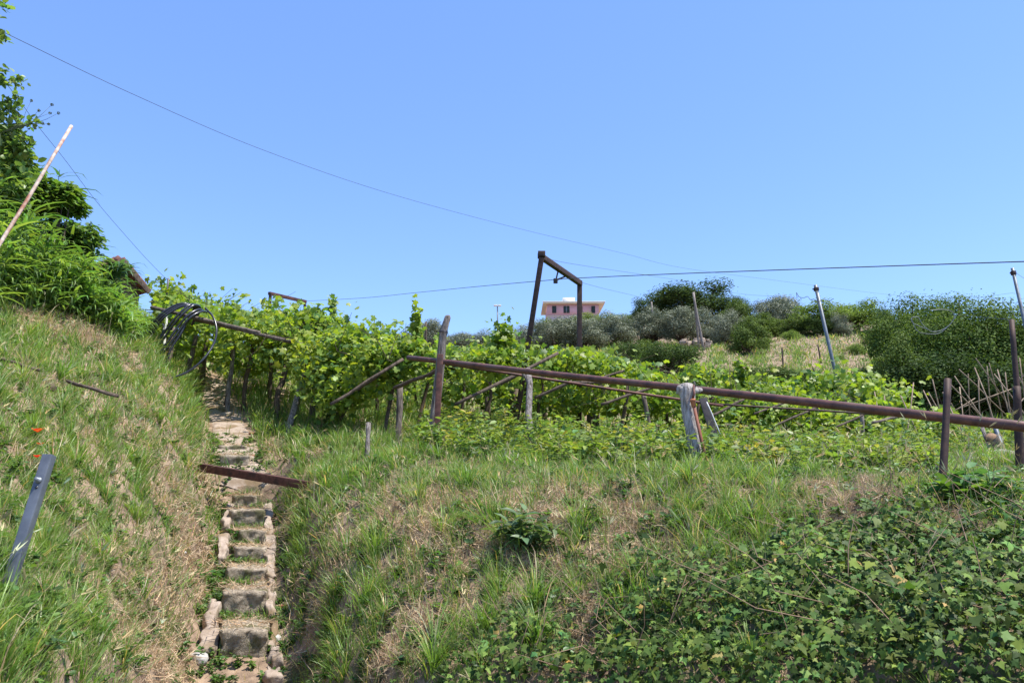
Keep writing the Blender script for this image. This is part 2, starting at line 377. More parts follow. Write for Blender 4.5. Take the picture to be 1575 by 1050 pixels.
M['wire'] = solid_mat('wire', (.07, .065, .08), (.12, .11, .12), 5.0, 0.5, 0.4, bump=0)
M['hose'] = solid_mat('hose', (.018, .018, .022), (.035, .035, .042), 5.0, 0.28, 0.0, bump=0.05, spec=0.6)
M['tile'] = solid_mat('tile', (.10, .045, .035), (.19, .09, .065), 9.0, 0.85, bump=0.5)
M['dark_plank'] = solid_mat('dark_plank', (.035, .032, .035), (.07, .06, .06), 8.0, 0.8, bump=0.4)
M['brick'] = solid_mat('brick', (.36, .12, .06), (.48, .2, .11), 12.0, 0.9, bump=0.6)
M['pink'] = solid_mat('pink', (.60, .36, .40), (.66, .41, .45), 0.6, 0.9, bump=0.0)  # darker lilac pink with the shadow of the eaves put into the colour
M['pink_light'] = solid_mat('pink_light', (.70, .52, .50), (.74, .57, .54), 0.6, 0.9, bump=0.0)
M['cream'] = solid_mat('cream', (.66, .58, .46), (.72, .65, .55), 0.8, 0.8, bump=0.0)
M['shutter'] = solid_mat('shutter', (.02, .035, .035), (.03, .05, .05), 3.0, 0.6, bump=0.0)
M['pane'] = solid_mat('pane', (.10, .14, .18), (.14, .18, .22), 2.0, 0.1, bump=0.0, spec=0.8)
M['white'] = solid_mat('white', (.68, .66, .62), (.76, .74, .7), 2.0, 0.7, bump=0.0)
M['blue_sheet'] = solid_mat('blue_sheet', (.42, .50, .58), (.52, .6, .66), 4.0, 0.4, bump=0.0)
M['pale_log'] = solid_mat('pale_log', (.30, .27, .23), (.46, .42, .37), 12.0, 0.9, bump=0.8, stretch=(3, 1, 1))
M['log_end'] = solid_mat('log_end', (.16, .09, .05), (.30, .19, .11), 14.0, 0.9, bump=0.4)

def cvar(base, N, v=0.18, hue=0.12, rng=R):
    """per-leaf colour variation of the leaf itself"""
    b = np.tile(np.array(base), (N, 1)); k = rng.normal(1, v, (N, 1)).clip(.45, 1.7)
    h = rng.normal(0, hue, (N, 1))
    return np.clip(b * k * np.concatenate([1 + h, 1 + 0 * h, 1 - 0.6 * h], 1), 0.004, 0.9)
def mixcol(c1, c2, t): t = np.asarray(t)[:, None]; return c1 * (1 - t) + c2 * t

# ------------------------------------------------------------------ terrain mesh
def build_terrain():
    ys = np.concatenate([np.linspace(-12, 1.2, 18), np.exp(np.linspace(math.log(1.4), math.log(40), 430)), np.exp(np.linspace(math.log(41), math.log(1500), 110))])
    us = np.sinh(np.linspace(-1.6, 1.6, 420)) / math.sinh(1.6) * 1.7
    Yg, Ug = np.meshgrid(ys, us, indexing='ij')
    Xg = Ug * np.sqrt(Yg ** 2 + 9)
    Z = H(Xg.ravel(), Yg.ravel())
    V = np.stack([Xg.ravel(), Yg.ravel(), Z], 1)
    nr, nc = Yg.shape
    i = np.arange(nr - 1)[:, None] * nc + np.arange(nc - 1)[None]
    i = i.ravel(); T = np.concatenate([np.stack([i, i + 1, i + nc + 1], 1), np.stack([i, i + nc + 1, i + nc], 1)])
    o = Bag().add(V, T).build('ground', M['soil'], smooth=True)
    tag(o, 'earth hillside with dry patches rising in banks and terraces', 'hillside', kind='structure')
build_terrain()

# ------------------------------------------------------------------ masks over the ground
def blobs(lst):
    out = []
    for px, py, rx, wgt in lst:
        p = G(px, py); out.append((p.x, p.y, rx * p.y / F, wgt))
    return out
DRY = blobs([(300, 870, 40, 1), (290, 800, 35, 1), (320, 760, 20, .8), (250, 1000, 70, .8), (600, 770, 50, 1), (690, 790, 70, .9), (820, 790, 70, .9), (930, 770, 60, .9), (60, 640, 50, .5), (120, 520, 60, .6), (15, 560, 50, .6), (240, 640, 30, .6), (450, 950, 30, .5), (1420, 790, 50, .5), (640, 775, 60, 1), (740, 800, 80, 1), (880, 780, 70, .9), (950, 850, 60, .8), (860, 860, 50, .8), (280, 770, 30, 1), (280, 840, 40, 1), (230, 1010, 60, 1),
             (280, 930, 30, .8), (310, 1040, 50, .8), (20, 690, 40, .9), (130, 690, 40, .6), (170, 610, 50, .6), (60, 500, 60, .7), (1310, 772, 70, 1.6), (1230, 760, 50, .6), (1340, 745, 60, .8),
             (640, 980, 50, .6), (520, 870, 40, .6), (880, 960, 40, .9), (900, 1020, 60, .9), (600, 1030, 70, .8), (1050, 790, 60, .6), (200, 560, 40, .8), (300, 740, 25, .8), (1100, 900, 40, .5),
             (420, 690, 22, .9), (445, 665, 20, .8), (450, 800, 16, .6), (1180, 530, 60, 1.2), (1240, 520, 60, 1.2), (1290, 540, 60, 1.1), (1130, 540, 50, 1.1), (1230, 560, 80, .8), (1330, 525, 40, 1)])
def fieldsum(lst, x, y):
    r = 0
    for bx, by, s_, wgt in lst: r = r + wgt * 1.15 * np.exp(-((x - bx) ** 2 + ((y - by) * 0.7) ** 2) / (s_ * s_) * .75)
    return r
IVYB = blobs([(1500, 1000, 150, 1.1), (1350, 980, 150, 1.1), (1250, 1040, 140, 1.1), (1480, 910, 100, .9), (1330, 880, 70, .7), (1150, 1010, 100, .9), (1060, 970, 60, .7), (1020, 1050, 70, .8),
              (1650, 980, 180, 1), (1180, 900, 45, .55), (1400, 830, 60, .45), (1540, 840, 60, .45), (1240, 830, 50, .4), (780, 1030, 60, .7), (700, 1040, 50, .6), (820, 960, 35, .45), (1000, 910, 35, .45), (1400, 1120, 240, 1.1), (960, 1120, 120, .9), (1280, 930, 60, .6)])
def dry_at(x, y): return np.clip((np.minimum(fieldsum(DRY, x, y), 1.3) * .62 + 0.55 * fbm(x * 1.5, y * 1.5, seed=21) + 0.85 * fbm(x * 5, y * 5, seed=31) - 0.02) * np.where(y > 30, .45, 1), 0, 1)
def ivy_at(x, y): return np.clip(fieldsum(IVYB, x, y) * .72 + 0.5 * fbm(x * 2.0, y * 2.0, seed=41) + .2 * fbm(x * 7, y * 7, seed=42) - .08, 0, 1)

def scatter(N, ulo, uhi, ylo, yhi, rng=R):
    u = rng.uniform(ulo, uhi, N); y = np.exp(rng.uniform(math.log(ylo), math.log(yhi), N))
    return u * y, y
def normals(x, y, e=0.12):
    dx = (H(x + e, y) - H(x - e, y)) / (2 * e); dy = (H(x, y + e) - H(x, y - e)) / (2 * e)
    n = np.stack([-dx, -dy, np.ones_like(dx)], 1); return n / np.linalg.norm(n, axis=1, keepdims=True)

GREEN = (.145, .245, .048); STRAW = (.56, .42, .26)
def build_grass():
    # green tufts
    b = Bag(); N = 460000
    x, y = scatter(N, -0.80, 0.84, 2.3, 64)
    # tufting: pull towards tuft centres
    tx = (np.floor(x / (0.05 * y)) + .5 + 0.6 * (_h(np.floor(x / (0.05 * y)).astype(np.int64), np.floor(y * 4).astype(np.int64), np.zeros(N, np.int64), 5) - .5)) * 0.05 * y
    k = R.random(N) < 0.55; x = np.where(k, x * .35 + tx * .65, x)
    d = dry_at(x, y); iv = ivy_at(x, y); pd = path_dist(x, y)
    px = CX + F * x / y
    keep = (R.random(N) > d * 0.93) & (R.random(N) > iv * 0.86) & ((pd > 0.42) | ((pd > .3) & (R.random(N) < .25)) | (R.random(N) < .03))
    x, y, d = x[keep], y[keep], d[keep]; N = len(x)
    z = H(x, y); nr = normals(x, y)
    up = nr * 0.35 + np.array([[0, 0, 1.0]]) + R.normal(0, .33, (N, 3)) * np.array([[1, 1, .3]])
    crest = np.exp(-((y - (6.2 - 0.0023 * np.clip((CX + F * x / y) - 550, -100, 900))) / 1.1) ** 2) * (x > -1.2)
    ln = (0.07 + 0.13 * R.random(N) ** 2 + 0.10 * np.clip(fbm(x * .8, y * .8, seed=55) + .1, 0, 1)) * (1 + crest * np.interp(CX + F * x / y, [600, 850, 1050], [.8, .75, .2])) * np.clip(y / 7, .85, 2.2) * np.where(y < 7.5, np.interp(CX + F * x / y, [1100, 1300], [1, .55]), 1)
    wd = np.maximum(0.0038, 0.00095 * y) * R.uniform(.7, 1.5, N)
    hue = np.clip(fbm(x * .7, y * .7, seed=61) * .9 + .4, 0, 1)
    col = mixcol(cvar(GREEN, N, .25), cvar((.21, .29, .07), N, .2), hue)
    col = mixcol(col, cvar(STRAW, N, .2), (R.random(N) < .10 + .35 * d).astype(float) * R.uniform(.5, 1, N))
    kk = R.integers(0, 3, N)
    Mx = frames(up)
    for t in range(3):
        q = kk == t; b.inst(*BL[t], np.stack([x, y, z - .01], 1)[q], Mx[q], np.stack([wd, ln, ln], 1)[q], col[q])
    # tussocks of longer arching blades
    K = 1500; cx_, cy_ = scatter(K, -0.72, 0.80, 2.6, 15); k = (path_dist(cx_, cy_) > .5) & (R.random(K) > dry_at(cx_, cy_) * 1.1) & (R.random(K) > ivy_at(cx_, cy_) * .85)
    cx_, cy_ = cx_[k], cy_[k]; K = len(cx_); cnt = R.integers(25, 80, K); idx = np.repeat(np.arange(K), cnt); N = len(idx)
    rad = R.uniform(.02, .07, K)[idx] * np.sqrt(R.random(N)); a = R.uniform(0, 2 * np.pi, N); x = cx_[idx] + rad * np.cos(a); y = cy_[idx] + rad * np.sin(a); z = H(x, y)
    lean = R.normal(0, .18, (K, 2))[idx]; up = np.stack([np.cos(a) * rad * 5 + lean[:, 0], np.sin(a) * rad * 5 + lean[:, 1] - .1, np.ones(N)], 1) + R.normal(0, .1, (N, 3))
    # bend outwards: local +y along the radial direction
    zz = up / np.linalg.norm(up, axis=1, keepdims=True); yv = np.stack([np.cos(a) + lean[:, 0], np.sin(a) + lean[:, 1] - .3, 0 * a], 1); yv -= zz * (yv * zz).sum(1, keepdims=True); yv /= np.linalg.norm(yv, axis=1, keepdims=True)
    Mx = np.stack([np.cross(yv, zz), yv, zz], 2); ln = (R.uniform(.12, .32, K)[idx]) * R.uniform(.6, 1.15, N) * np.where(y < 7.5, np.interp(CX + F * x / y, [1100, 1300], [1, .5]), 1); wd = np.maximum(.0045, .0010 * y) * R.uniform(.8, 1.5, N)
    base = mixcol(np.tile(np.array([.12, .235, .045]), (K, 1)), np.tile(np.array([.22, .32, .07]), (K, 1)), R.random(K))[idx]; col = np.clip(base * R.normal(1, .18, (N, 1)), .01, .9)
    dd = R.random(N) < .12; col[dd] = cvar(STRAW, int(dd.sum()), .2)
    b.inst(*blade(.7, 4), np.stack([x, y, z - .01], 1), Mx, np.stack([wd, ln, ln], 1), col)
    tag(b.build('grass', M['grass']), 'long green grass tufts over the banks and terraces', 'grass', kind='stuff')
    # dry straw, lying and standing
    b = Bag(); N = 330000
    x, y = scatter(N, -0.80, 0.84, 2.3, 62)
    d = dry_at(x, y); iv = ivy_at(x, y); pd = path_dist(x, y)
    keep = (R.random(N) < np.clip(d * 1.15 - .02, 0.03, 1)) & (R.random(N) > iv * .72) & ((pd > .36) | (R.random(N) < .1))
    x, y, d = x[keep], y[keep], d[keep]
    x2, y2 = scatter(520000, -0.72, 0.78, 2.5, 13); d2 = dry_at(x2, y2); k2 = (R.random(len(x2)) < np.clip(d2 * 1.3 - .35, 0, 1)) & (path_dist(x2, y2) > .36) & (R.random(len(x2)) > ivy_at(x2, y2) * .7)
    x, y, d = np.append(x, x2[k2]), np.append(y, y2[k2]), np.append(d, d2[k2])
    N = len(x); z = H(x, y); nr = normals(x, y)
    a = R.uniform(0, 2 * np.pi, N); flat = np.stack([np.cos(a), np.sin(a), 0 * a], 1)
    flat = flat - nr * (flat * nr).sum(1, keepdims=True) + nr * R.uniform(.05, .45, (N, 1)) + np.array([[0, 0, .12]])
    ln = R.uniform(.035, .17, N) * np.clip(y / 7, .8, 2.5); wd = np.maximum(.003, .0009 * y) * R.uniform(.6, 1.4, N)
    col = mixcol(cvar(STRAW, N, .22, .06), cvar((.34, .215, .14), N, .3), (R.random(N) < .35) * R.uniform(.3, 1, N))
    Mx = frames(flat); kk = R.integers(0, 3, N)
    for t in range(3):
        q = kk == t; b.inst(*BL[t], (np.stack([x, y, z], 1) + nr * .008)[q], Mx[q], np.stack([wd, ln, ln], 1)[q], col[q])
    tag(b.build('dry_grass', M['straw']), 'matted dry straw and dead grass on the banks', 'dry grass', kind='stuff')
build_grass()

def build_stalks():
    # tall seed-headed stalks
    b = Bag(); N = 1500
    x, y = scatter(N, -0.75, 0.8, 2.6, 12); pd = path_dist(x, y); k = (pd > .5) & (R.random(N) > ivy_at(x, y) * .85); x, y = x[k], y[k]; N = len(x)
    z = H(x, y); up = np.array([[0, 0, 1.0]]) + R.normal(0, .38, (N, 3)) * np.array([[1, 1, .1]])
    ln = R.uniform(.22, .5, N); Mx = frames(up); c = cvar((.42, .36, .19), N, .2)
    b.inst(*blade(.35, 5), np.stack([x, y, z], 1), Mx, np.stack([np.maximum(.0022, .0006 * y), ln, ln], 1), c)
    tip = np.stack([x, y, z], 1) + np.einsum('nij,nj->ni', Mx, np.stack([0 * ln, .35 * ln * .8, ln * .86], 1))
    for j in range(5):
        dirn = Mx[:, :, 2] * 1.0 + Mx[:, :, 1] * .9 + R.normal(0, .25, (N, 3))
        b.inst(*blade(.1, 2), tip + dirn * .004 * j, frames(dirn), np.stack([.006 + 0 * ln, .03 + 0 * ln, R.uniform(.03, .06, N)], 1), c * 1.1)
    tag(b.build('seed_stalks', M['straw']), 'thin pale stalks with seed heads above the grass', 'grass stalks', kind='stuff')
build_stalks()

def build_ivy():
    b = Bag(); N = 105000
    x, y = scatter(N, -0.15, 1.0, 2.2, 6.5)
    iv = ivy_at(x, y); k = R.random(N) < np.clip((iv - .25) * 1.7, 0, 1); x, y = x[k], y[k]
    # even density per area
    k = R.random(len(x)) < np.clip((y / 4.2) ** 2, .25, 1); x, y = x[k], y[k]; N = len(x)
    z = H(x, y); nr = normals(x, y, .2); off = np.clip(R.random(N) ** .8 * (.08 + .20 * np.clip(fbm(x * 3.5, y * 3.5, seed=77) + .4, 0, 1)), 0, .3)
    P = np.stack([x, y, z], 1) + nr * off[:, None]
    out = nr * .8 + np.array([[0, -.35, .55]]) + R.normal(0, .55, (N, 3))
    # stalk up, tip hanging down: choose the twist so that the leaf's +y points downhill
    n = out / np.linalg.norm(out, axis=1, keepdims=True); dn = np.array([[0, -.3, -1.0]]) + R.normal(0, .5, (N, 3))
    yv = dn - n * (dn * n).sum(1, keepdims=True); yv /= np.linalg.norm(yv, axis=1, keepdims=True); xv = np.cross(yv, n)
    Mx = np.stack([xv, yv, n], 2)
    s_ = R.uniform(.020, .048, N)
    dark = cvar((.078, .125, .026), N, .42, .15); new = cvar((.20, .29, .055), N, .2)
    t = (R.random(N) < .17 + .35 * (fbm(x * 3, y * 3, seed=81) > .25) * (x < 1.6)).astype(float) * R.uniform(.5, 1, N)
    col = mixcol(dark, new, t); old = R.random(N) < .008; col[old] = cvar((.42, .30, .10), int(old.sum()), .2)
    s_ = s_ * np.where(R.random(N) < .2, 1.35, 1.0) * np.where(R.random(N) < .25, .65, 1.0); kk = R.integers(0, 3, N); V0, T0 = IVY
    for q_, (sx, cup, sk) in enumerate([(1, 1, 0), (1.15, 2.2, .15), (.85, -.8, -.18)]):
        V1 = V0.copy(); V1[:, 0] = V0[:, 0] * sx + sk * V0[:, 1] ** 2; V1[:, 2] *= cup
        if q_ == 1: V1[:, :2] *= np.array([.85, .95]); V1[3::4, :2] *= .8
        m_ = kk == q_; b.inst(V1, T0, P[m_], Mx[m_], s_[m_], col[m_])
    o = b.build('ivy', M['ivy']); tag(o, 'dark green ivy leaves covering the near bank', 'ivy', kind='stuff')
    # bare twigs
    b = Bag()
    for i in range(260):
        u = R.uniform(-.05, .75); yy = R.uniform(2.9, 4.8); xx = u * yy
        if ivy_at(np.array([xx]), np.array([yy]))[0] < .3: continue
        p = np.array([xx, yy, h1(xx, yy) + .12]); d = np.array([R.normal(0, .25), R.normal(0, .1), R.uniform(-.1, .35)])
        q = p + d; mid = (p + q) / 2 + R.normal(0, .04, 3); b.add(*tube([p, mid, q], [.0022, .002, .001], 4, False), (.33, .22, .14))
    tag(b.build('dry_twigs', M['straw']), 'thin bare brown twigs sticking out of the ivy', 'twigs', kind='stuff')
build_ivy()

def leaf_plant(bag, p, hgt, nstem, nleaf, ls, tmpl, base, rng, spread=.5, droop=.3):
    """stems with leaves along them"""
    for s_ in range(nstem):
        d = np.array([rng.normal(0, spread), rng.normal(0, spread), 1.0]); d /= np.linalg.norm(d); L = hgt * rng.uniform(.6, 1.05)
        q = p + d * L; bag.add(*tube([p, (p + q) / 2 + rng.normal(0, .03, 3) * L, q], [.004, .003, .0015], 4, False), np.array(base) * .9)
        t = rng.uniform(.15, 1, nleaf) ** .8; P = p + d * L * t[:, None]
        a = rng.uniform(0, 2 * np.pi, nleaf); out = np.stack([np.cos(a), np.sin(a), rng.normal(.25 - droop * .5, .35, nleaf)], 1); out /= np.linalg.norm(out, axis=1, keepdims=True)
        n = np.array([[0, 0, 1.0]]) + rng.normal(0, .35, (nleaf, 3)); n = n - out * (n * out).sum(1, keepdims=True); n /= np.linalg.norm(n, axis=1, keepdims=True)
        Mx = np.stack([np.cross(out, n), out, n], 2)
        bag.inst(*tmpl, P, Mx, ls * rng.uniform(.6, 1.2, nleaf), cvar(base, nleaf, .2, .1, rng))

def build_weeds():
    b = Bag(); rng = np.random.default_rng(11); n = 0
    while n < 800:
        y = math.exp(rng.uniform(math.log(6.2), math.log(16))); u = rng.uniform(-.12, .66); x = u * y; px = CX + F * u
        yfront = np.interp(px, [600, 800, 950, 1100, 1300, 1450, 1575], [9, 8.0, 6.9, 6.6, 6.5, 6.4, 7])
        if y < yfront or (px > 1425 and y < 9.6): continue
        n += 1
        c = [(.19, .26, .06), (.24, .31, .07), (.14, .22, .06), (.36, .34, .09)][rng.choice(4, p=[.35, .35, .22, .08])]
        hh = rng.uniform(.26, .46) * (1.55 if y > 9 else 1)
        leaf_plant(b, np.array([x, y, h1(x, y)]), hh, 4, 11, .085 * (1.1 if y > 9 else 1), LANCE if rng.random() < .6 else OVAL, c, rng)
    tag(b.build('weeds', M['leaf']), 'leafy knee high weeds filling the terrace below the pipes', 'weeds', kind='stuff')
    # low herbs: on steps, path edges and both banks
    b = Bag(); rng = np.random.default_rng(12)
    for i in range(4200):
        y = math.exp(rng.uniform(math.log(3.0), math.log(16))); u = rng.uniform(-.7, .7); x = u * y
        pd = float(path_dist(np.array([x]), np.array([y]))[0])
        if i < 420:
            y = rng.uniform(6.2, 13.5); side = rng.choice([-1, 1, 0], p=[.5, .3, .2]); x = float(path_x(y)) + side * rng.uniform(.16, .42) + rng.normal(0, .05)
        elif pd < .35: continue
        if ivy_at(np.array([x]), np.array([y]))[0] > .6: continue
        c = [(.09, .17, .035), (.13, .22, .05), (.07, .13, .035)][rng.integers(3)]
        leaf_plant(b, np.array([x, y, h1(x, y)]), rng.uniform(.05, .14), 3, 9, rng.uniform(.025, .05), OVAL, c, rng, spread=.9)
    tag(b.build('low_herbs', M['leaf']), 'small green herbs sprouting along the steps and in the grass', 'ground cover', kind='stuff')
build_weeds()

# ------------------------------------------------------------------ reeds and bushes on the left bank
def build_reeds():
    rng = np.random.default_rng(20)
    def reed(bag, p, hgt, nl, ls, base, lean=(.15, -.1)):
        d = np.array([rng.normal(lean[0], .25), rng.normal(lean[1], .25), 1.0]); d /= np.linalg.norm(d); q = p + d * hgt
        bag.add(*tube([p, q], [.010, .004], 5, False), np.array(base) * .9)
        t = rng.uniform(.15, 1, nl); P = p + d * hgt * t[:, None]; a = rng.uniform(0, 2 * np.pi, nl)
        up = np.stack([np.cos(a) * .8, np.sin(a) * .8 - .25, rng.uniform(.25, 1.1, nl)], 1)
        n = up / np.linalg.norm(up, axis=1, keepdims=True); g = np.array([[0, 0, -1.0]]); yv = g - n * (g * n).sum(1, keepdims=True) + rng.normal(0, .15, (nl, 3)); yv -= n * (yv * n).sum(1, keepdims=True)
        yv /= np.linalg.norm(yv, axis=1, keepdims=True); Mx = np.stack([np.cross(yv, n), yv, n], 2)
        L = ls * rng.uniform(.6, 1.2, nl)
        bag.inst(*LONG, P, Mx, np.stack([L * .14, L, L], 1), cvar(base, nl, .2, .12, rng))
    b = Bag(); n = 0
    while n < 1250:
        px = rng.uniform(-160, 235); y = rng.uniform(8.3, 14.5); u = (px - CX) / F * 1.0; x = u * y
        z = h1(x, y)
        # lower limit of the reed bed, in the picture: from (0,480) to (210,530)
        e = (z - EYE) / y; py = 744 - 1180 * e
        if py > np.interp(px, [-160, 0, 110, 190, 235], [500, 478, 498, 528, 520]): continue
        n += 1
        c = [(.19, .31, .065), (.25, .37, .09), (.13, .22, .06)][rng.integers(3)]
        tall = np.interp(px, [-160, 0, 100, 150, 180, 235], [1.5, 1.35, 1.0, .7, .42, .35])
        reed(b, np.array([x, y, z]), rng.uniform(.45, 1.0) * tall, 13, rng.uniform(.26, .42), c)
    tag(b.build('reed_bed', M['leaf']), 'dense bed of bright green broad leaved reeds on the left bank', 'reeds', kind='stuff')
    # tall arching cane plants at the skyline
    labels = ['tall arching reed above the dark shed roof, tips against the sky', 'spiky reed tuft left of the arching reed on the skyline', 'upright reed shoot beside the dark round shrub']
    for (px, py, Y, hgt, ns, ln), lb in zip([(168, 402, 12.6, .42, 9, (.75, -.1)), (140, 388, 12.4, .5, 7, (.1, 0)), (76, 330, 11.5, 1.0, 5, (.0, 0))], labels):
        base = A(px, py, Y); g = ground_under(base); b = Bag()
        for i in range(ns):
            p = np.array(tuple(base)) + rng.normal(0, .1, 3) * np.array([1, 1, 0]); p[2] = max(g.z, base.z - .4)
            reed(b, p, hgt * rng.uniform(.7, 1.2), 9, .5, (.085, .16, .075), ln)
        root = empty('reed_plant', g); o = b.build('leaves', M['leaf'], root, loc=g)
        b2 = Bag(); 
        for i in range(4): b2.add(*tube([np.array(tuple(g)) + rng.normal(0, .05, 3), np.array([base.x, base.y, max(g.z, base.z - .35)]) + rng.normal(0, .05, 3)], [.014, .010], 5), (.2, .2, .09))
        b2.build('stems', M['leaf'], root, loc=g)
        tag(root, lb, 'reed', 'tall reeds at the skyline')
build_reeds()

# ------------------------------------------------------------------ trees
def unit_tree(name, seed, mat, tmpl, nleaf, lsize, cols, trunk=.25, K=40, flat=1.0, bare=False, upb=.35, lean=(0, 0), shell=.5, clump=(.10, .20), rough=1.0):
    rng = np.random.default_rng(seed); root = empty(name, (0, 0, 0))
    zc = trunk + (1 - trunk) / 2; rz = (1 - trunk) / 2
    C = []; rad = []
    while len(C) < K:
        v = rng.normal(0, 1, 3); v /= np.linalg.norm(v); r = rng.uniform(shell, .98) ** .7 if rng.random() < .8 else rng.uniform(.1, .6)
        rc = clump[0] + (clump[1] - clump[0]) * rng.random() ** 1.5; v2 = v * r * np.array([.5 - rc * .55, .5 - rc * .55, rz - rc * .5 * rz * 2])
        if v[2] < -.75: continue
        v2 = v2 * (1 + .26 * float(fbm(v[0] * 1.6 + seed, v[1] * 1.6, v[2] * 1.6, seed=seed, o=2)))
        C.append(v2 + np.array([lean[0] * .5, lean[1] * .5, zc])); rad.append(rc)
    C = np.array(C); rad = np.array(rad)
    w_ = rad ** 2; k = rng.choice(K, nleaf, p=w_ / w_.sum())
    v = rng.normal(0, 1, (nleaf, 3)); v /= np.linalg.norm(v, axis=1, keepdims=True)
    rr = rad[k] * rng.uniform(.35, 1.12, nleaf) ** .6 * np.where(rng.random(nleaf) < .10, rng.uniform(1, 1.45, nleaf), 1)
    P = C[k] + v * rr[:, None] * np.array([[1, 1, .85 * flat]]) * (1 + .35 * rough * vnoise(C[k][:, 0] * 30 + v[:, 0] * 2.2, v[:, 1] * 2.2, v[:, 2] * 2.2, seed=seed)[:, None])
    nrm = v * .9 + np.array([[0, 0, upb]]) + rng.normal(0, .45, (nleaf, 3))
    cols = [np.array(c) for c in cols]; ck = rng.random(K)
    base = np.array([cols[0] * (1 - t) + cols[1] * t for t in ck])[k]
    col = np.clip(base * rng.normal(1, .2, (nleaf, 1)), .004, .9)
    b = Bag(); b.inst(*tmpl, P, frames(nrm, rng=rng), lsize * rng.uniform(.6, 1.3, nleaf), col)
    b.build('crown', mat, root)
    t = Bag(); top = np.array([lean[0] * .45, lean[1] * .45, max(trunk, .12) + .12])
    t.add(*tube(rough_pts((0, 0, -.12), top, 6, .06, seed), np.linspace(.045, .026, 6), 8, jit=.3, seed=seed))
    for i in rng.choice(K, min(K, 11), replace=False):
        m = (top + C[i]) / 2 + rng.normal(0, .04, 3) - np.array([0, 0, .03]); t.add(*tube([top * .85, m, C[i]], [.020, .013, .004], 6))
    t.build('trunk', M['bark'], root, smooth=True)
    return root
OL = [(.13, .15, .085), (.25, .27, .18)]
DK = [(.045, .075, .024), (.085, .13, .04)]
MD = [(.08, .125, .03), (.14, .19, .05)]
LT = [(.15, .22, .05), (.24, .31, .085)]
AC = [(.07, .12, .03), (.15, .21, .05)]
GY = [(.12, .16, .08), (.18, .22, .12)]
KIND = {
 'olive': ('olive_tree', 'olive', NARROW, 15000, .044, OL, .05, 46, .30),
 'dark': ('dark_tree', 'leaf_far', LEAF4, 14000, .028, DK, .04, 50, .35),
 'mid': ('green_tree', 'leaf_far', LEAF4, 10000, .034, MD, .10, 42, .35),
 'light': ('shrub', 'leaf_far', LEAF4, 8000, .036, LT, .02, 40, .35),
 'acacia': ('feathery_tree', 'leaf_far', LEAF4, 34000, .021, AC, .02, 95, .45),
 'grey': ('grey_shrub', 'olive', NARROW, 8000, .042, GY, .02, 40, .35),
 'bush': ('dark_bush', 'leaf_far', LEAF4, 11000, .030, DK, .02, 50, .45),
}
PROTO = {}
def tree(kind, px, ptop, pbase, Y, wpx, label, group=None, var=None, rz=None):
    nm, mt, tm, nl, ls, cl, tr, K, upb = KIND[kind]
    v = (random.randrange(2) if var is None else var); key = (kind, v)
    if key not in PROTO:
        PROTO[key] = unit_tree(nm, 100 + len(PROTO) * 7, M[mt], tm, nl, ls, cl, tr, K, upb=upb, lean=((.1, 0) if v == 0 else (-.12, .05))); o = PROTO[key]
    else: o = copy_tree(PROTO[key]); 
    o.name = nm
    top = A(px, ptop, Y); base = A(px, pbase, Y); g = h1(top.x, Y)
    bz = min(base.z, g) if abs(base.z - g) < 1.5 else base.z
    bz = g - .05 if base.z > g - .05 else base.z
    o.location = (top.x, Y, bz); wd = wpx * Y / F * 1.34; o.scale = (wd, wd, (top.z - bz) * 1.0)
    o.rotation_euler = (0, 0, random.uniform(0, 6.28) if rz is None else rz)
    tag(o, label, 'tree' if kind not in ('light', 'grey', 'bush') else 'bush', group)
    return o
GO = 'olive trees along the upper slope'; GD = 'dark trees on the ridge'; GB = 'bushes on the slope'
tree('dark', 1072, 432, 505, 80, 120, 'largest dark green tree, domed crown highest on the ridge', GD)
tree('dark', 994, 456, 500, 82, 52, 'dark tree at the left end of the ridge clump beside the pink house shrubs', GD)
tree('dark', 1027, 449, 505, 81, 56, 'dark tree filling in just left of the big domed tree', GD)
tree('dark', 1134, 454, 510, 78, 46, 'small dark tree on the right shoulder of the big domed tree', GD)
tree('mid', 1128, 462, 520, 72, 50, 'mid green tree in front of the right shoulder of the domed tree', GD)
tree('olive', 1184, 454, 525, 70, 70, 'round olive tree alone on the skyline right of the ridge clump', GO)
tree('olive', 1213, 470, 528, 68, 56, 'grey olive tree low on the skyline left of the leaning grey pole', GO)
tree('mid', 1168, 482, 530, 64, 66, 'bushy green tree below the round skyline olive', GB)
tree('mid', 1200, 490, 528, 63, 60, 'green bush tree above the dry field left of the grey pole', GB)
tree('light', 1262, 464, 518, 62, 84, 'bright broad leaved bush behind the leaning grey pole', GB)
tree('light', 1320, 464, 512, 64, 80, 'pale green bush on the skyline right of the leaning grey pole', GB)
tree('olive', 1292, 478, 528, 60, 34, 'narrow grey green shrub just right of the leaning grey pole', GB)
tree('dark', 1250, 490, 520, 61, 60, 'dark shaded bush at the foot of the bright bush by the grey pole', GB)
tree('mid', 1146, 488, 556, 48, 56, 'small tree with a bare leaning trunk in the dry field', GB, var=0, rz=.5)
tree('light', 1172, 518, 545, 52, 30, 'low bright shrub right of the small leaning tree', GB)
for (px, pt, pb, Y, wp, lb) in [(1216, 508, 529, 58, 28, 'tiny bright shrub on the upper edge of the dry field'), (1098, 545, 566, 46, 26, 'small bright shrub on the field slope below the twin pole'), (1150, 556, 582, 42, 36, 'low shrub under the small leaning tree'),
        (1228, 540, 557, 48, 24, 'small shrub between the two field stakes'), (1290, 545, 567, 45, 24, 'small shrub in the field right of the grey pole foot'), (1316, 528, 552, 48, 32, 'bright shrub on the field edge before the thicket'), (1080, 562, 590, 38, 40, 'light shrub right of the darkest round bush')]:
    tree('light', px, pt, pb, Y, wp, lb, GB)
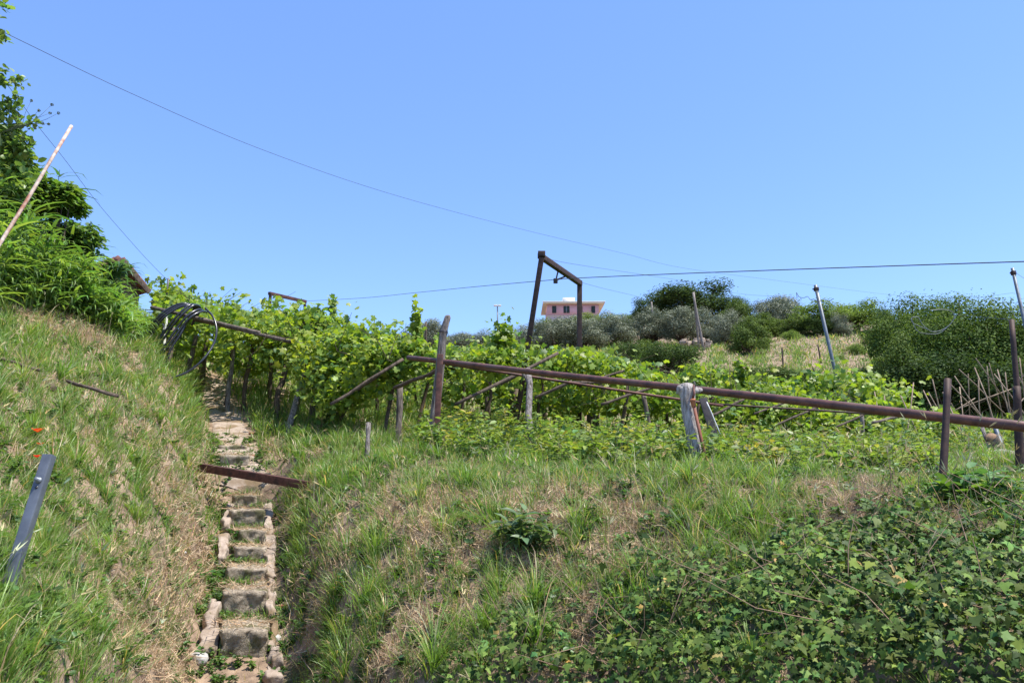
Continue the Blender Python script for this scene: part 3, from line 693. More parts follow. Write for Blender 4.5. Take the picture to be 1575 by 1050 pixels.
# olives, left to right
for (px, pt, pb, Y, wp, lb) in [
    (600, 520, 556, 66, 44, 'leftmost far olive peeping over the vines'),
    (636, 512, 556, 64, 46, 'far olive left of the thin dark post on the skyline'),
    (664, 496, 556, 62, 50, 'tall dark olive directly behind the wooden post with iron bar'),
    (702, 514, 556, 66, 50, 'olive just right of the tall wooden post top'),
    (740, 513, 556, 64, 48, 'olive left of the far lamp post foot'),
    (774, 507, 556, 62, 46, 'olive behind the foot of the far lamp post'),
    (812, 498, 556, 58, 58, 'olive crossed by the leaning post of the gantry'),
    (852, 490, 552, 56, 70, 'olive between the two gantry posts'),
    (902, 489, 550, 56, 70, 'olive behind the upright gantry post'),
    (948, 482, 545, 58, 62, 'olive right of the gantry in the grey row'),
    (998, 479, 540, 60, 60, 'silvery olive below the left end of the ridge clump'),
    (1044, 478, 538, 59, 62, 'silvery olive left of the twin wooden pole'),
    (1086, 480, 538, 61, 58, 'silvery olive behind the twin wooden pole'),
    (1112, 482, 542, 57, 52, 'shaded olive with dark trunk at the field edge')]:
    tree('olive', px, pt - 4, pb, Y, wp, lb, GO)
for (px, pt, pb, Y, wp, lb) in [
    (862, 486, 520, 96, 56, 'bright shrub hiding the left corner of the pink house'),
    (905, 482, 520, 92, 56, 'bright shrub below the middle of the pink house'),
    (945, 478, 515, 90, 56, 'bright shrub hiding the right corner of the pink house'),
    (978, 482, 512, 88, 44, 'bright shrub between the pink house and the dark ridge trees')]:
    tree('light', px, pt, pb, Y, wp, lb, GB)
for (px, pt, pb, Y, wp, lb) in [
    (848, 532, 585, 40, 84, 'grey green shrub behind the gantry foot'),
    (900, 535, 585, 42, 80, 'grey green shrub right of the upright gantry post'),
    (790, 525, 590, 42, 70, 'grey green shrub left of the gantry foot'),
    (740, 530, 590, 44, 70, 'grey green shrub behind the vine shoot in the middle')]:
    tree('grey', px, pt, pb, Y, wp, lb, GB)
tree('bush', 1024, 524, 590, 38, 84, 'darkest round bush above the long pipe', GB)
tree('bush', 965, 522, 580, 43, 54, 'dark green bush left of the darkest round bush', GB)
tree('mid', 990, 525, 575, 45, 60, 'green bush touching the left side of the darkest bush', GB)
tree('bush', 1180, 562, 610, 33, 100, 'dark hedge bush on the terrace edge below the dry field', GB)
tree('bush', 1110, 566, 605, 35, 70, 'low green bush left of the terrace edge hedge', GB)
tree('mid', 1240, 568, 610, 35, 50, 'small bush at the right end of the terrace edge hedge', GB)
tree('mid', 1340, 560, 605, 31, 60, 'small green bush left of the feathery thicket', GB)
GA = 'feathery trees of the right thicket'
tree('acacia', 1412, 452, 612, 30, 130, 'feathery green tree at the left end of the right thicket', GA)
tree('acacia', 1485, 452, 625, 27, 150, 'feathery tree in the middle of the right thicket', GA)
tree('acacia', 1565, 470, 640, 26, 150, 'feathery tree cut by the right edge of the photo', GA)
tree('acacia', 1700, 450, 640, 27, 200, 'feathery tree just beyond the right edge', GA)
tree('bush', 1450, 540, 630, 25.5, 130, 'dark bush added as the shade under the feathery thicket', GB)  # this and the next bush are added to darken the thicket's shaded bottom
tree('bush', 1540, 545, 640, 24, 140, 'dark bush added as the shade behind the cane stakes', GB)
tree('mid', 1385, 512, 616, 26, 72, 'small dark leaved tree with bare trunk before the thicket', GB)
tree('dark', 1360, 470, 560, 40, 60, 'dark tree behind the left end of the thicket', GD)

def left_tree():
    rng = np.random.default_rng(33)
    root = empty('broad_tree', ground_under(A(-150, 400, 10))); L0 = np.array(tuple(root.location))
    b = Bag(); t = Bag()
    top = np.array(tuple(A(-120, 120, 10.2)))
    t.add(*tube(rough_pts(L0 - [0, 0, .2], top, 8, .05, 4), np.linspace(.11, .05, 8), 8, jit=.2), (.2, .2, .2))
    cl = [(-60, 40, .5), (-100, -60, .6), (-40, 180, .4), (-20, 250, .55), (-60, 300, .6), (-100, 180, .6), (20, 290, .3), (10, 210, .25), (30, 250, .25), (-10, 330, .5)]
    tips = [((-60, -20), (20, 14), 60), ((-50, 60), (10, 58), 50), ((-50, 130), (36, 124), 90), ((-40, 115), (14, 108), 40), ((-40, 190), (30, 165), 90), ((-30, 200), (55, 190), 60), ((-20, 215), (48, 232), 100), ((-10, 240), (45, 215), 90), ((-40, 175), (28, 150), 70)]
    def leaves(P, d, n, ls):
        out = np.array([d]) * .5 + rng.normal(0, .6, (n, 3)); out /= np.linalg.norm(out, axis=1, keepdims=True)
        nn = np.array([[0, 0, 1.0]]) + rng.normal(0, .4, (n, 3)); nn -= out * (nn * out).sum(1, keepdims=True); nn /= np.linalg.norm(nn, axis=1, keepdims=True)
        b.inst(*OVAL, P, np.stack([np.cross(out, nn), out, nn], 2), ls * rng.uniform(.6, 1.2, n), cvar((.17, .25, .07), n, .25, .12, rng))
    for px, py, r in cl:
        c = np.array(tuple(A(px, py, 10.0 + rng.uniform(-.5, .5)))); n = int(1000 * r ** 1.5) + 150
        v = rng.normal(0, 1, (n, 3)); v /= np.linalg.norm(v, axis=1, keepdims=True); leaves(c + v * r * rng.uniform(.3, 1, (n, 1)), (0, 0, 0), n, .12)
        t.add(*tube([top * .5 + L0 * .5, (top + c) / 2, c], [.04, .02, .006], 6), (.2, .2, .2))
    for (a0, b0), (a1, b1), n in tips:
        p = np.array(tuple(A(a0, b0, 10))); q = np.array(tuple(A(a1, b1, 9.8))); t.add(*tube([p, (p + q) / 2 + [0, 0, .04], q], [.012, .007, .003], 5), (.2, .2, .2))
        tt = rng.uniform(.2, 1, n)[:, None]; leaves(p + (q - p) * tt + rng.normal(0, .035, (n, 3)), (q - p) / np.linalg.norm(q - p), n, .105)
    b.build('crown', M['leaf'], root, loc=L0); t.build('trunk', M['bark'], root, smooth=True, loc=L0)
    tag(root, 'leafy tree at the top left edge with sprays reaching into the sky', 'tree')
    # dry seed umbels on thin stems in front of the tree
    root = empty('seed_head_plant', ground_under(A(-20, 330, 9.3))); L0 = np.array(tuple(root.location)); s_ = Bag(); hd = Bag()
    o = np.array(tuple(A(0, 205, 9.3))); base = L0
    s_.add(*tube([base, (base + o) / 2 + [.08, 0, .1], o], [.012, .009, .006], 6), (.12, .16, .06))
    for px, py in [(48, 155), (80, 161), (77, 174), (90, 174), (66, 190), (75, 191), (54, 197), (30, 178), (45, 190), (35, 212), (16, 206), (24, 182), (60, 170)]:
        q = np.array(tuple(A(px, py, 9.3 + rng.uniform(-.15, .15)))); j = np.array(tuple(A(20 + px * .3, 192, 9.3)))
        s_.add(*tube([o, j, (j + q) / 2 + rng.normal(0, .015, 3), q], [.005, .004, .003, .002], 4), (.12, .16, .06))
        n = 26; v = rng.normal(0, 1, (n, 3)); v /= np.linalg.norm(v, axis=1, keepdims=True)
        Bag().inst(*LEAF4, q + v * .012, frames(v, rng=rng), np.full(n, .022), cvar((.10, .12, .05), n, .2, .1, rng)).build('seed_head', M['leaf'], root, loc=L0)
    s_.build('stems', M['leaf'], root, loc=L0)
    tag(root, 'thin stemmed plant with round dark seed heads against the sky', 'wild plant')
left_tree()
def dome_shrub(px, py, Y, wpx, hpx, label, base, seed, ls=.11, n=2600):
    rng = np.random.default_rng(seed); c = np.array(tuple(A(px, py, Y))); g = ground_under(Vector(c)); root = empty('round_shrub', g); L0 = np.array(tuple(g))
    rx, rz = wpx * Y / F / 2, hpx * Y / F / 2
    b = Bag(); K = 26; v = rng.normal(0, 1, (K, 3)); v[:, 2] = np.abs(v[:, 2]) * .9 - .2; v /= np.linalg.norm(v, axis=1, keepdims=True); C = c + v * np.array([rx, rx, rz]) * .68
    k = rng.integers(0, K, n); w_ = rng.normal(0, 1, (n, 3)); w_ /= np.linalg.norm(w_, axis=1, keepdims=True); P = C[k] + w_ * rx * .36 * rng.uniform(.3, 1, (n, 1))
    a = np.arctan2(w_[:, 1], w_[:, 0]); out = np.stack([np.cos(a), np.sin(a), rng.normal(-.35, .3, n)], 1); out /= np.linalg.norm(out, axis=1, keepdims=True)
    nn = np.array([[0, 0, 1.0]]) + rng.normal(0, .3, (n, 3)); nn -= out * (nn * out).sum(1, keepdims=True); nn /= np.linalg.norm(nn, axis=1, keepdims=True)
    b.inst(*OVAL, P, np.stack([np.cross(out, nn), out, nn], 2), ls * rng.uniform(.6, 1.2, n), cvar(base, n, .22, .1, rng))
    b.build('leaves', M['leaf'], root, loc=L0)
    t = Bag()
    for i in range(9): t.add(*tube([L0, (L0 + C[i]) / 2 + rng.normal(0, .05, 3), C[i]], [.02, .014, .006], 6), (.2, .2, .2))
    t.build('stems', M['bark'], root, smooth=True, loc=L0)
    return tag(root, label, 'bush', 'shrubs at the top of the left bank')
dome_shrub(88, 312, 11.4, 90, 90, 'dark dome shaped shrub right of the leaning rusty pole', (.14, .23, .045), 51)
dome_shrub(25, 300, 11.0, 120, 110, 'green shrub behind the leaning rusty pole at left', (.15, .23, .05), 52, n=3400)
dome_shrub(-50, 290, 10.8, 130, 190, 'tall shrub cut by the left edge of the photo', (.15, .23, .05), 53, n=4200)
dome_shrub(115, 368, 12.2, 90, 60, 'low shrub between the dome shrub and the reeds', (.12, .2, .05), 54, n=1800)

# ------------------------------------------------------------------ steps and path
TREADS = []
def build_steps():
    rng = np.random.default_rng(5)
    root = empty('stone_staircase', A(376, 1010, 6.5)); L0 = np.array(tuple(root.location))
    def block(x0, x1, pt, pb, Y, dep, sd, mat='stone'):
        a = A(x0, pt, Y); c = A(x1, pt, Y); bz = A(x0, pb, Y).z - .06
        V, T = rough_block(((a.x + c.x) / 2, Y + dep / 2, (a.z + bz) / 2), (c.x - a.x, dep, a.z - bz), None, 13, .026, 13.0, sd)
        V[:, 0] += (V[:, 1] - Y) * ((a.x + c.x) / 2 / Y + .02)
        TREADS.append((a.x, c.x, Y, dep, a.z)); return V, T
    for i, (x0, x1, pt, pb, Y, dep) in enumerate([(338, 413, 968, 1002, 6.6, .75), (343, 412, 908, 948, 7.3, .7), (347, 411, 874, 894, 7.95, .7), (360, 410, 841, 858, 8.6, .55), (366, 410, 815, 832, 9.1, .55), (352, 408, 783, 806, 9.6, .6), (358, 395, 762, 782, 10.15, .3),
                                       (338, 385, 699, 722, 11.5, .75), (336, 380, 684, 698, 12.3, .8), (334, 378, 671, 683, 13.1, .8)]):
        Bag().add(*block(x0, x1, pt, pb, Y, dep, i * 5)).build('step', M['stone'], root, loc=L0)
    def kerb(pts, wd, n, sd):
        b = Bag()
        for i in range(len(pts) - 1):
            p, q = A(*pts[i]), A(*pts[i + 1]); m = int(n)
            for j in range(m):
                a = p.lerp(q, j / m); c = p.lerp(q, (j + .96) / m)
                wv = wd * rng.uniform(.5, .95); dz = Vector((0, 0, -.095 - rng.uniform(0, .03)))
                V, T = rough_block((a + c) / 2 + dz, ((c - a).length, wv, .16), axes(c - a), 7, .07, 7.0, sd + i * 3 + j)
                b.add(V, T)
        return b
    kerb([(424, 1030, 6.15), (420, 985, 6.7), (417, 900, 7.6), (416, 860, 8.3), (414, 815, 9.2), (413, 768, 10.1)], .11, 2, 3).build('kerb', M['pale_stone'], root, loc=L0)
    kerb([(322, 985, 6.6), (330, 920, 7.2)], .16, 1, 30).build('kerb', M['pale_stone'], root, loc=L0)
    kerb([(342, 850, 8.4), (345, 815, 9.1)], .10, 1, 40).build('kerb', M['pale_stone'], root, loc=L0)
    kerb([(349, 800, 9.4), (356, 765, 10.2)], .12, 1, 50).build('kerb', M['pale_stone'], root, loc=L0)
    kerb([(398, 735, 11.2), (388, 700, 12.0), (378, 672, 13.2)], .2, 2, 60).build('kerb', M['pale_stone'], root, loc=L0)
    kerb([(326, 712, 11.6), (326, 690, 12.2), (326, 668, 13.2)], .16, 2, 70).build('kerb', M['pale_stone'], root, loc=L0)
    tag(root, 'worn stone steps with pale side kerbs climbing past the fallen beam', 'steps')
    # straw and weeds lying on the treads
    b = Bag(); h = Bag()
    for (x0, x1, Y, dep, z) in TREADS:
        sl = (x0 + x1) / 2 / Y
        n = 260; yy = Y + rng.uniform(.01, dep, n); xx = rng.uniform(x0 - .08, x1 + .05, n) + (yy - Y) * sl
        a = rng.uniform(0, 6.28, n); nr = np.stack([np.cos(a), np.sin(a), rng.uniform(.05, .5, n)], 1); ln = rng.uniform(.04, .15, n)
        b.inst(*BL[1], np.stack([xx, yy, np.full(n, z + .006)], 1), frames(nr, rng=rng), np.stack([.006 + 0 * ln, ln, ln], 1), cvar((.5, .36, .22), n, .25, .08, rng))
        n = 130; yy = Y + dep * rng.uniform(.55, 1, n); xx = rng.uniform(x0 - .1, x1 + .08, n) + (yy - Y) * sl; ln = rng.uniform(.05, .13, n)
        k = fbm(xx * 6, yy * 6, seed=77) > -.05; nr = np.array([[0, -.2, 1.0]]) + rng.normal(0, .45, (n, 3))
        h.inst(*BL[1], np.stack([xx, yy, np.full(n, z)], 1)[k], frames(nr, rng=rng)[k], np.stack([.008 + 0 * ln, ln, ln], 1)[k], cvar(GREEN, n, .25, .1, rng)[k] * 1.1)
        for q in range(9):
            yy = Y + dep * rng.uniform(.6, 1); leaf_plant(h, np.array([rng.choice([rng.uniform(x0 - .12, x0 + .12), rng.uniform(x0, x1)]) + (yy - Y) * sl, yy, z - .01]), rng.uniform(.04, .10), 3, 8, rng.uniform(.025, .045), OVAL, (.10, .19, .04), rng, spread=.9)
    tag(b.build('tread_straw', M['straw']), 'short straw scattered over the stone steps', 'dry grass', kind='stuff')
    tag(h.build('step_weeds', M['leaf']), 'small weeds and grass growing out of the step joints', 'ground cover', kind='stuff')
    # trodden path up to the vines: one sheet with uneven slabs
    ys = np.linspace(11.0, 18.8, 90); ts = np.linspace(-1, 1, 15); V = []; 
    for yy in ys:
        cx_ = float(path_x(yy)); hw = .33 + .06 * float(vnoise(yy * 1.7, 0.0, seed=5))
        for t in ts: V.append((cx_ + t * hw, yy, 0))
    V = np.array(V); slab = vnoise(np.floor(V[:, 0] * 4.3 + V[:, 1] * .5) * 3.1, np.floor(V[:, 1] * 2.2) * 1.7, seed=8)
    edge = np.abs(np.tile(ts, len(ys)))
    V[:, 2] = H(V[:, 0], V[:, 1]) + .03 + .02 * slab + .012 * fbm(V[:, 0] * 7, V[:, 1] * 7, seed=2) - .08 * np.clip(edge - .8, 0, 1) * 5 * .3
    nc = len(ts); i = (np.arange(len(ys) - 1)[:, None] * nc + np.arange(nc - 1)[None]).ravel()
    T = np.concatenate([np.stack([i, i + 1, i + nc + 1], 1), np.stack([i, i + nc + 1, i + nc], 1)])
    tag(Bag().add(V, T).build('path', M['pale_stone']), 'pale trodden stone path leading up under the vines', 'path', kind='structure')
build_steps()

def rock(name, px, py, size, mat, label, cat, seed, group=None, squash=.6):
    rng = np.random.default_rng(seed); p = G(px, py); import bmesh
    bm = bmesh.new(); bmesh.ops.create_icosphere(bm, subdivisions=3, radius=1); bmesh.ops.triangulate(bm, faces=bm.faces[:]); bm.verts.ensure_lookup_table()
    V = np.array([tuple(v.co) for v in bm.verts]); T = np.array([[v.index for v in f.verts] for f in bm.faces]); bm.free()
    V = np.sign(V) * np.abs(V) ** .7; V = V * (1 + .35 * fbm(V[:, 0:1] * 1.3 + seed, V[:, 1:2] * 1.3, V[:, 2:3] * 1.3, seed=seed))
    V = V * np.array([size, size * .8, size * squash]) + np.array([p.x, p.y, p.z + size * squash * .35])
    o = Bag().add(V, T).build(name, M[mat], loc=(p.x, p.y, p.z)); tag(o, label, cat, group)
GS = 'loose stones by the steps'
rock('stone', 303, 1016, .075, 'white_stone', 'whitish stone at the lowest left foot of the steps', 'stone', 1, GS)
rock('stone', 322, 930, .07, 'pale_stone', 'pale broken stone left of the second step', 'stone', 2, GS)
rock('stone', 345, 832, .05, 'white_stone', 'small white stone left of the middle steps', 'stone', 3, GS)
rock('stone', 421, 985, .06, 'white_stone', 'pale stone set in the right kerb near the bottom', 'stone', 4, GS)
rock('stone', 282, 851, .025, 'white_stone', 'tiny white stone in the dry grass left of the steps', 'stone', 5, GS)
rock('stone', 310, 960, .05, 'pale_stone', 'low tan stone beside the bottom steps', 'stone', 6, GS)
rock('brick_fragment', 388, 668, .06, 'brick', 'orange brick piece on the right edge of the upper path', 'brick', 7, 'brick fragments', .4)
rock('brick_fragment', 392, 702, .05, 'brick', 'reddish brick piece just above the fallen beam', 'brick', 8, 'brick fragments', .4)
rock('brick_fragment', 434, 934, .035, 'brick', 'small orange tile chip right of the steps', 'brick', 9, 'brick fragments', .4)

# ------------------------------------------------------------------ fallen beam, posts at left
def fallen_beam():
    p, q = A(310, 713, 10.15), A(478, 741, 9.55); root = empty('steel_beam', (p + q) / 2); L0 = tuple(root.location)
    ax = axes(q - p); n = (q - p).length
    b = Bag().add(*box((p + q) / 2, (n, .12, .009), ax, .002)); u_ = Vector(ax[:, 2]); s_ = Vector(ax[:, 1]); 
    b.add(*box((p + q) / 2 - s_ * .062 * np.sign(s_.y) - u_ * .045, (n, .009, .10), ax, .002)); b.add(*box((p + q) / 2 + s_ * .062 * np.sign(s_.y) - u_ * .045, (n, .009, .10), ax, .002))
    b.build('channel', M['rust'], root, loc=L0)
    c = p.lerp(q, .62); Bag().add(*box(c - u_ * .02, (.012, .1, .06), ax, .002)).build('joint_plate', M['dark_rust'], root, loc=L0)
    tag(root, 'rusty brown steel beam fallen across the stone steps', 'beam')
fallen_beam()
def steel_post():
    p, q = A(-18, 985, 3.1), A(73, 698, 3.3); root = empty('steel_post', p); L0 = tuple(p)
    g = p - (q - p) * .25
    ax = axes(q - g, (0, -1, .3)); n = (q - g).length; mid = (g + q) / 2; s_ = Vector(ax[:, 1]); u_ = Vector(ax[:, 2])
    if s_.x < 0: s_ = -s_
    if u_.y > 0: u_ = -u_
    b = Bag().add(*box(mid, (n, .036, .005), ax, .0015)); b.add(*box(mid + s_ * .0185 - u_ * .016, (n, .005, .036), ax, .0015)); b.add(*box(mid - s_ * .0185 - u_ * .016, (n, .005, .036), ax, .0015))
    b.build('channel', M['steel_paint'], root, loc=L0)
    d = (q - g).normalized(); c = q - d * .115 + u_ * .003; Bag().add(*tube([c, c + u_ * .005, c + u_ * .0055, c + u_ * .022], [.014, .014, .009, .0088], 8)).build('bolt', M['galv'], root, loc=L0)
    c = q - d * .145 + u_ * .003; Bag().add(*tube([c, c + u_ * .0015], [.006, .006], 12)).build('bolt_hole', M['hose'], root, loc=L0)
    tag(root, 'blue grey steel channel post with a bolt leaning at the left', 'post')
steel_post()
def rod(name, p, q, r, mat, label, cat, group=None, n=8, seg=6, amp=.004, r2=None, jit=.06, seed=None, parent=None, cap=True):
    seed = seed or random.randrange(1, 999); r2 = r if r2 is None else r2
    P = rough_pts(p, q, seg, amp, seed); loc = tuple(P[0])
    o = Bag().add(*tube(P, np.linspace(r, r2, seg), n, cap, jit, seed)).build(name, M[mat], smooth=True, loc=loc)
    if label: tag(o, label, cat, group)
    return o
rod('metal_pole', A(-95, 530, 4.6), A(110, 194, 5.6), .0125, 'pole_paint', 'thin leaning pole of flaking pale paint and orange rust', 'pole', amp=.003)
rod('fallen_branch', A(104, 586, 7.35), A(181, 609, 7.25), .017, 'wood_dark', 'brown log lying on the left bank above the poppies', 'log', n=8, amp=.02, jit=.3)
rod('fallen_branch', A(-5, 550, 6.75), A(60, 569, 7.1), .015, 'wood_dark', 'weathered branch half buried at the left edge of the bank', 'log', n=8, amp=.03, jit=.3)
rod('tree_stub', G(68, 588) + Vector((0, 0, -.02)), G(82, 603) + Vector((0, 0, .03)), .035, 'wood_dark', 'short dark woody stub in the grass below the log', 'stub', n=8, jit=.4)

def poppy(px, py, s_, label, seed):
    rng = np.random.default_rng(seed); g = G(px + 3, py + 18); h = A(px, py, g.y - .16); root = empty('poppy', g); L0 = tuple(g)
    Bag().add(*tube([g, g.lerp(h, .5) + Vector((.01, 0, 0)), h], [.0018, .0015, .0012], 5), (.12, .18, .06)).build('stem', M['grass'], root, loc=L0)
    for k in range(4):
        a = k * math.pi / 2 + .4; n = np.array([[math.cos(a) * .5, math.sin(a) * .5 - .25, .8]])
        Mx = frames(n, np.array([rng.uniform(0, 6)]))
        out = np.array([[math.cos(a), math.sin(a) - .2, .35]]); out /= np.linalg.norm(out); nn = n - out * (n * out).sum(); nn /= np.linalg.norm(nn)
        Mx = np.stack([np.cross(out, nn), out, nn], 2)
        pet = fan([(-.15, 0), (.15, 0), (.6, .5), (.5, .95), (0, 1.08), (-.5, .95), (-.6, .5)], z=[0, 0, .18, .28, .22, .28, .18])
        Bag().inst(pet[0], pet[1], np.array([tuple(h)]), Mx, np.array([s_]), np.array([[.80, .055, .02]])).build('petal', M['petal'], root, loc=L0)
    tag(root, label, 'flower', 'red poppies on the left bank')
poppy(58, 664, .045, 'largest red poppy, uppermost in the grass above the steel post', 1)
poppy(62, 684, .027, 'small red poppy midway between the others', 2)
poppy(57, 703, .026, 'red poppy lowest, half hidden beside the steel post top', 3)

# ------------------------------------------------------------------ the long pipe, its posts, and the pergola
rod('long_pipe', A(1640, 663, 5.0), A(628, 550, 11.0), .036, 'rust_pipe', 'long thick rusty pipe sloping across the right half of the picture', 'pipe', n=16, seg=24, amp=.0012, jit=.02)
rod('thin_pipe', A(640, 552, 10.9), A(1112, 624, 11.9), .021, 'rust', 'thin rusty pipe running just below the long thick pipe', 'pipe', n=8, seg=14, amp=.002)
rod('thin_pipe', A(1100, 621, 12.0), A(1600, 653, 12.4), .017, 'dark_rust', 'thin dark pipe carrying the low right end of the pergola', 'pipe', n=8, seg=14, amp=.002)

def post(name, top, base_px, r, mat, label, group='posts of the pergola', r2=None, amp=.012, jit=.25, n=9, sink=.15, seg=8, cat='post'):
    """top = A(...) ; base = (px,py,Y): the foot goes on down into the ground"""
    b = A(*base_px); g = h1(b.x, b.y); b = Vector((b.x, b.y, min(b.z, g) - sink))
    return rod(name, b, top, r, mat, label, cat, group, n=n, seg=seg, amp=amp, r2=r2 or r * .9, jit=jit)
# big grey post under the pipe
def big_post():
    top, bs = A(1054, 592, 6.95), A(1078, 722, 6.75); bs = Vector((bs.x, bs.y, min(bs.z, h1(bs.x, bs.y)) - .15)); root = empty('wooden_post', bs); L0 = tuple(bs)
    P = rough_pts(bs, top, 26, .004, 3); rr = np.interp(np.linspace(0, 1, 26), [0, .2, .6, .85, .93, 1], [.072, .066, .062, .064, .074, .066]) 
    n = 36; V, T = tube(P, rr, n, True, .10, 12)
    ang = np.arctan2(V[:, 1] - np.interp(V[:, 2], P[:, 2], P[:, 1]), V[:, 0] - np.interp(V[:, 2], P[:, 2], P[:, 0]))
    gr = fbm(np.cos(ang) * 4, np.sin(ang) * 4, V[:, 2] * .9, seed=14) + .35 * fbm(np.cos(ang) * 3, np.sin(ang) * 3, V[:, 2] * 14, seed=15); c = np.stack([np.interp(V[:, 2], P[:, 2], P[:, 0]), np.interp(V[:, 2], P[:, 2], P[:, 1]), V[:, 2]], 1)
    V = c + (V - c) * (1 + .24 * gr[:, None]); 
    Bag().add(V, T).build('trunk', M['wood_pale'], root, smooth=True, loc=L0)
    a = A(1042, 600, 6.93); b = A(1080, 599, 6.98); Bag().add(*tube(rough_pts(a, b, 6, .05, 5), [.035, .042, .036, .03, .03, .012], 10, jit=.5, seed=6)).build('knotted_head', M['wood_pale'], root, smooth=True, loc=L0)
    tag(root, 'thick weathered grey tree stump post holding up the long pipe', 'post', 'posts of the pergola')
    root = empty('iron_prop', A(1088, 715, 6.85)); L0 = tuple(root.location)
    p, q = A(1092, 716, 6.68), A(1065, 614, 6.82); p.z = min(p.z, h1(p.x, p.y)) - .1
    Bag().add(*tube([p, q], .015, 10)).build('tube', M['orange_rust'], root, smooth=True, loc=L0)
    d = (q - p).normalized(); Bag().add(*tube([q - d * .07, q - d * .02, q - d * .018, q + d * .0], [.021, .021, .026, .026], 10)).build('collar', M['brick'], root, smooth=True, loc=L0)
    e = A(1067, 592, 6.90); Bag().add(*tube([q, q + Vector((.015, -.01, .05)), e], [.011, .011, .009], 8)).build('hook', M['rust'], root, smooth=True, loc=L0)
    tag(root, 'orange rusty iron prop leaning beside the thick grey post', 'prop')
    # wire binding
    w_ = []
    c = A(1067.5, 593, 6.97)
    for i in range(30): a = i / 29 * 2 * math.pi * 3; w_.append((c.x + (i - 15) * .0004, c.y + math.cos(a) * .044, c.z + math.sin(a) * .044 - .003))
    tag(Bag().add(*tube(w_, .0016, 5)).build('binding_wire', M['wire']), 'thin wire bound round the long pipe at the grey post', 'wire')
big_post()
def tall_post():
    # wooden trunk post behind, iron bar in front
    P = [A(660, 705, 10.3), A(668, 640, 10.35), A(677, 560, 10.4), A(682, 512, 10.4), A(689, 485, 10.4)]; P[0].z = h1(P[0].x, P[0].y) - .15
    root = empty('wooden_post', P[0]); L0 = tuple(P[0])
    Bag().add(*tube([P[0], P[1], P[2], P[3], P[4] - Vector((0, 0, .03)), P[4]], [.075, .062, .055, .05, .048, .03], 12, jit=.3, seed=5)).build('trunk', M['wood'], root, smooth=True, loc=L0)
    w_ = []; c = P[3]
    for i in range(30): a = i / 29 * 2 * math.pi * 3; w_.append((c.x + math.cos(a) * .06, c.y + math.sin(a) * .06, c.z + i * .0009))
    Bag().add(*tube(w_, .004, 5)).build('wire_binding', M['wire'], root, loc=L0)
    tag(root, 'tallest grey wooden post with a wire bound near its top', 'post', 'posts of the pergola')
    p, q = A(669, 702, 9.95), A(677.5, 545, 10.05); p.z = h1(p.x, p.y) - .15
    o = Bag().add(*bar(p, q, .075, .06, (0, -1, 0), .006)).build('iron_bar', M['rust'], loc=tuple(p)); tag(o, 'rusty square iron bar standing against the tallest wooden post', 'post', 'posts of the pergola')
tall_post()
GP = 'posts of the pergola'
post('wooden_post', A(811, 568, 10.4), (829, 715, 9.6), .048, 'wood', 'crooked pale post with forked top under the thick pipe', r2=.042, amp=.03)
rod('forked_branch', A(813, 590, 10.35), A(804, 574, 10.3), .018, 'wood', 'short pale fork at the head of the crooked post', 'branch', jit=.3)
post('wooden_post', A(616, 592, 11.4), (610, 702, 11.2), .05, 'wood_mid', 'dark upright post left of the tallest post holding a bent branch')
post('wooden_post', A(567, 650, 9.6), (565, 712, 9.4), .032, 'wood', 'low splintered grey stump in the long grass below the vines')
post('wooden_post', A(990, 608, 13.2), (1008, 672, 13.0), .05, 'wood_mid', 'slanting grey post behind the weeds left of the thick stump post')
post('wooden_post', A(1156, 632, 15.5), (1161, 660, 15.5), .045, 'wood_mid', 'short grey post just right of centre of the low pergola')
post('wooden_post', A(1325, 636, 13.5), (1328, 678, 13.5), .04, 'wood', 'thin grey stub below the pipe at right')
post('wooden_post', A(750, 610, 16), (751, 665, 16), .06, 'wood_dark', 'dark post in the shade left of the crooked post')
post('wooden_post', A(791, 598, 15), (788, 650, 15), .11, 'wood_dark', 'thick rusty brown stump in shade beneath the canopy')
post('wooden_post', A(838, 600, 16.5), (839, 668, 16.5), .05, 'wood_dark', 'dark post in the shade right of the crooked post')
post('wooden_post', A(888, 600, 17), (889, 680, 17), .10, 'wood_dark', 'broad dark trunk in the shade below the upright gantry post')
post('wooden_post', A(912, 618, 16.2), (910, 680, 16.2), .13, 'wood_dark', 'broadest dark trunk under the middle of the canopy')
# right-hand iron posts
post('iron_post', A(1458, 583, 4.95), (1444, 778, 4.75), .024, 'dark_rust', 'slanting dark rusty iron post crossing the pipe near the right edge', 'iron posts', amp=.003, jit=.1, sink=.1)
post('iron_post', A(1556, 492, 7.2), (1570, 700, 7.0), .026, 'dark_rust', 'tall dark iron post at the right edge with a wire at its top', 'iron posts', amp=.002, jit=.05)
post('iron_post', A(1564, 594, 6.7), (1562, 690, 6.7), .035, 'dark_rust', 'stubby iron tube tied to the tall post at the right edge', 'iron posts', amp=.002, jit=.05)
rod('wood_stub', A(1446, 775, 4.75), A(1463, 738, 4.7), .022, 'bark', 'short forked wooden stub at the foot of the slanting iron post', 'stub', jit=.4)
# dark slate leaning behind
p, q = A(1099, 672, 8.2), A(1081, 612, 8.3); tag(Bag().add(*bar(p, q, .085, .02, (0, -1, 0), .003)).build('dark_board', M['dark_plank'], loc=tuple(p)), 'dark board leaning behind the orange iron prop', 'board')
rod('white_cord', A(1108, 668, 8.1), A(1087, 618, 8.15), .006, 'white', 'frayed white cord hanging beside the dark board', 'cord', amp=.02)

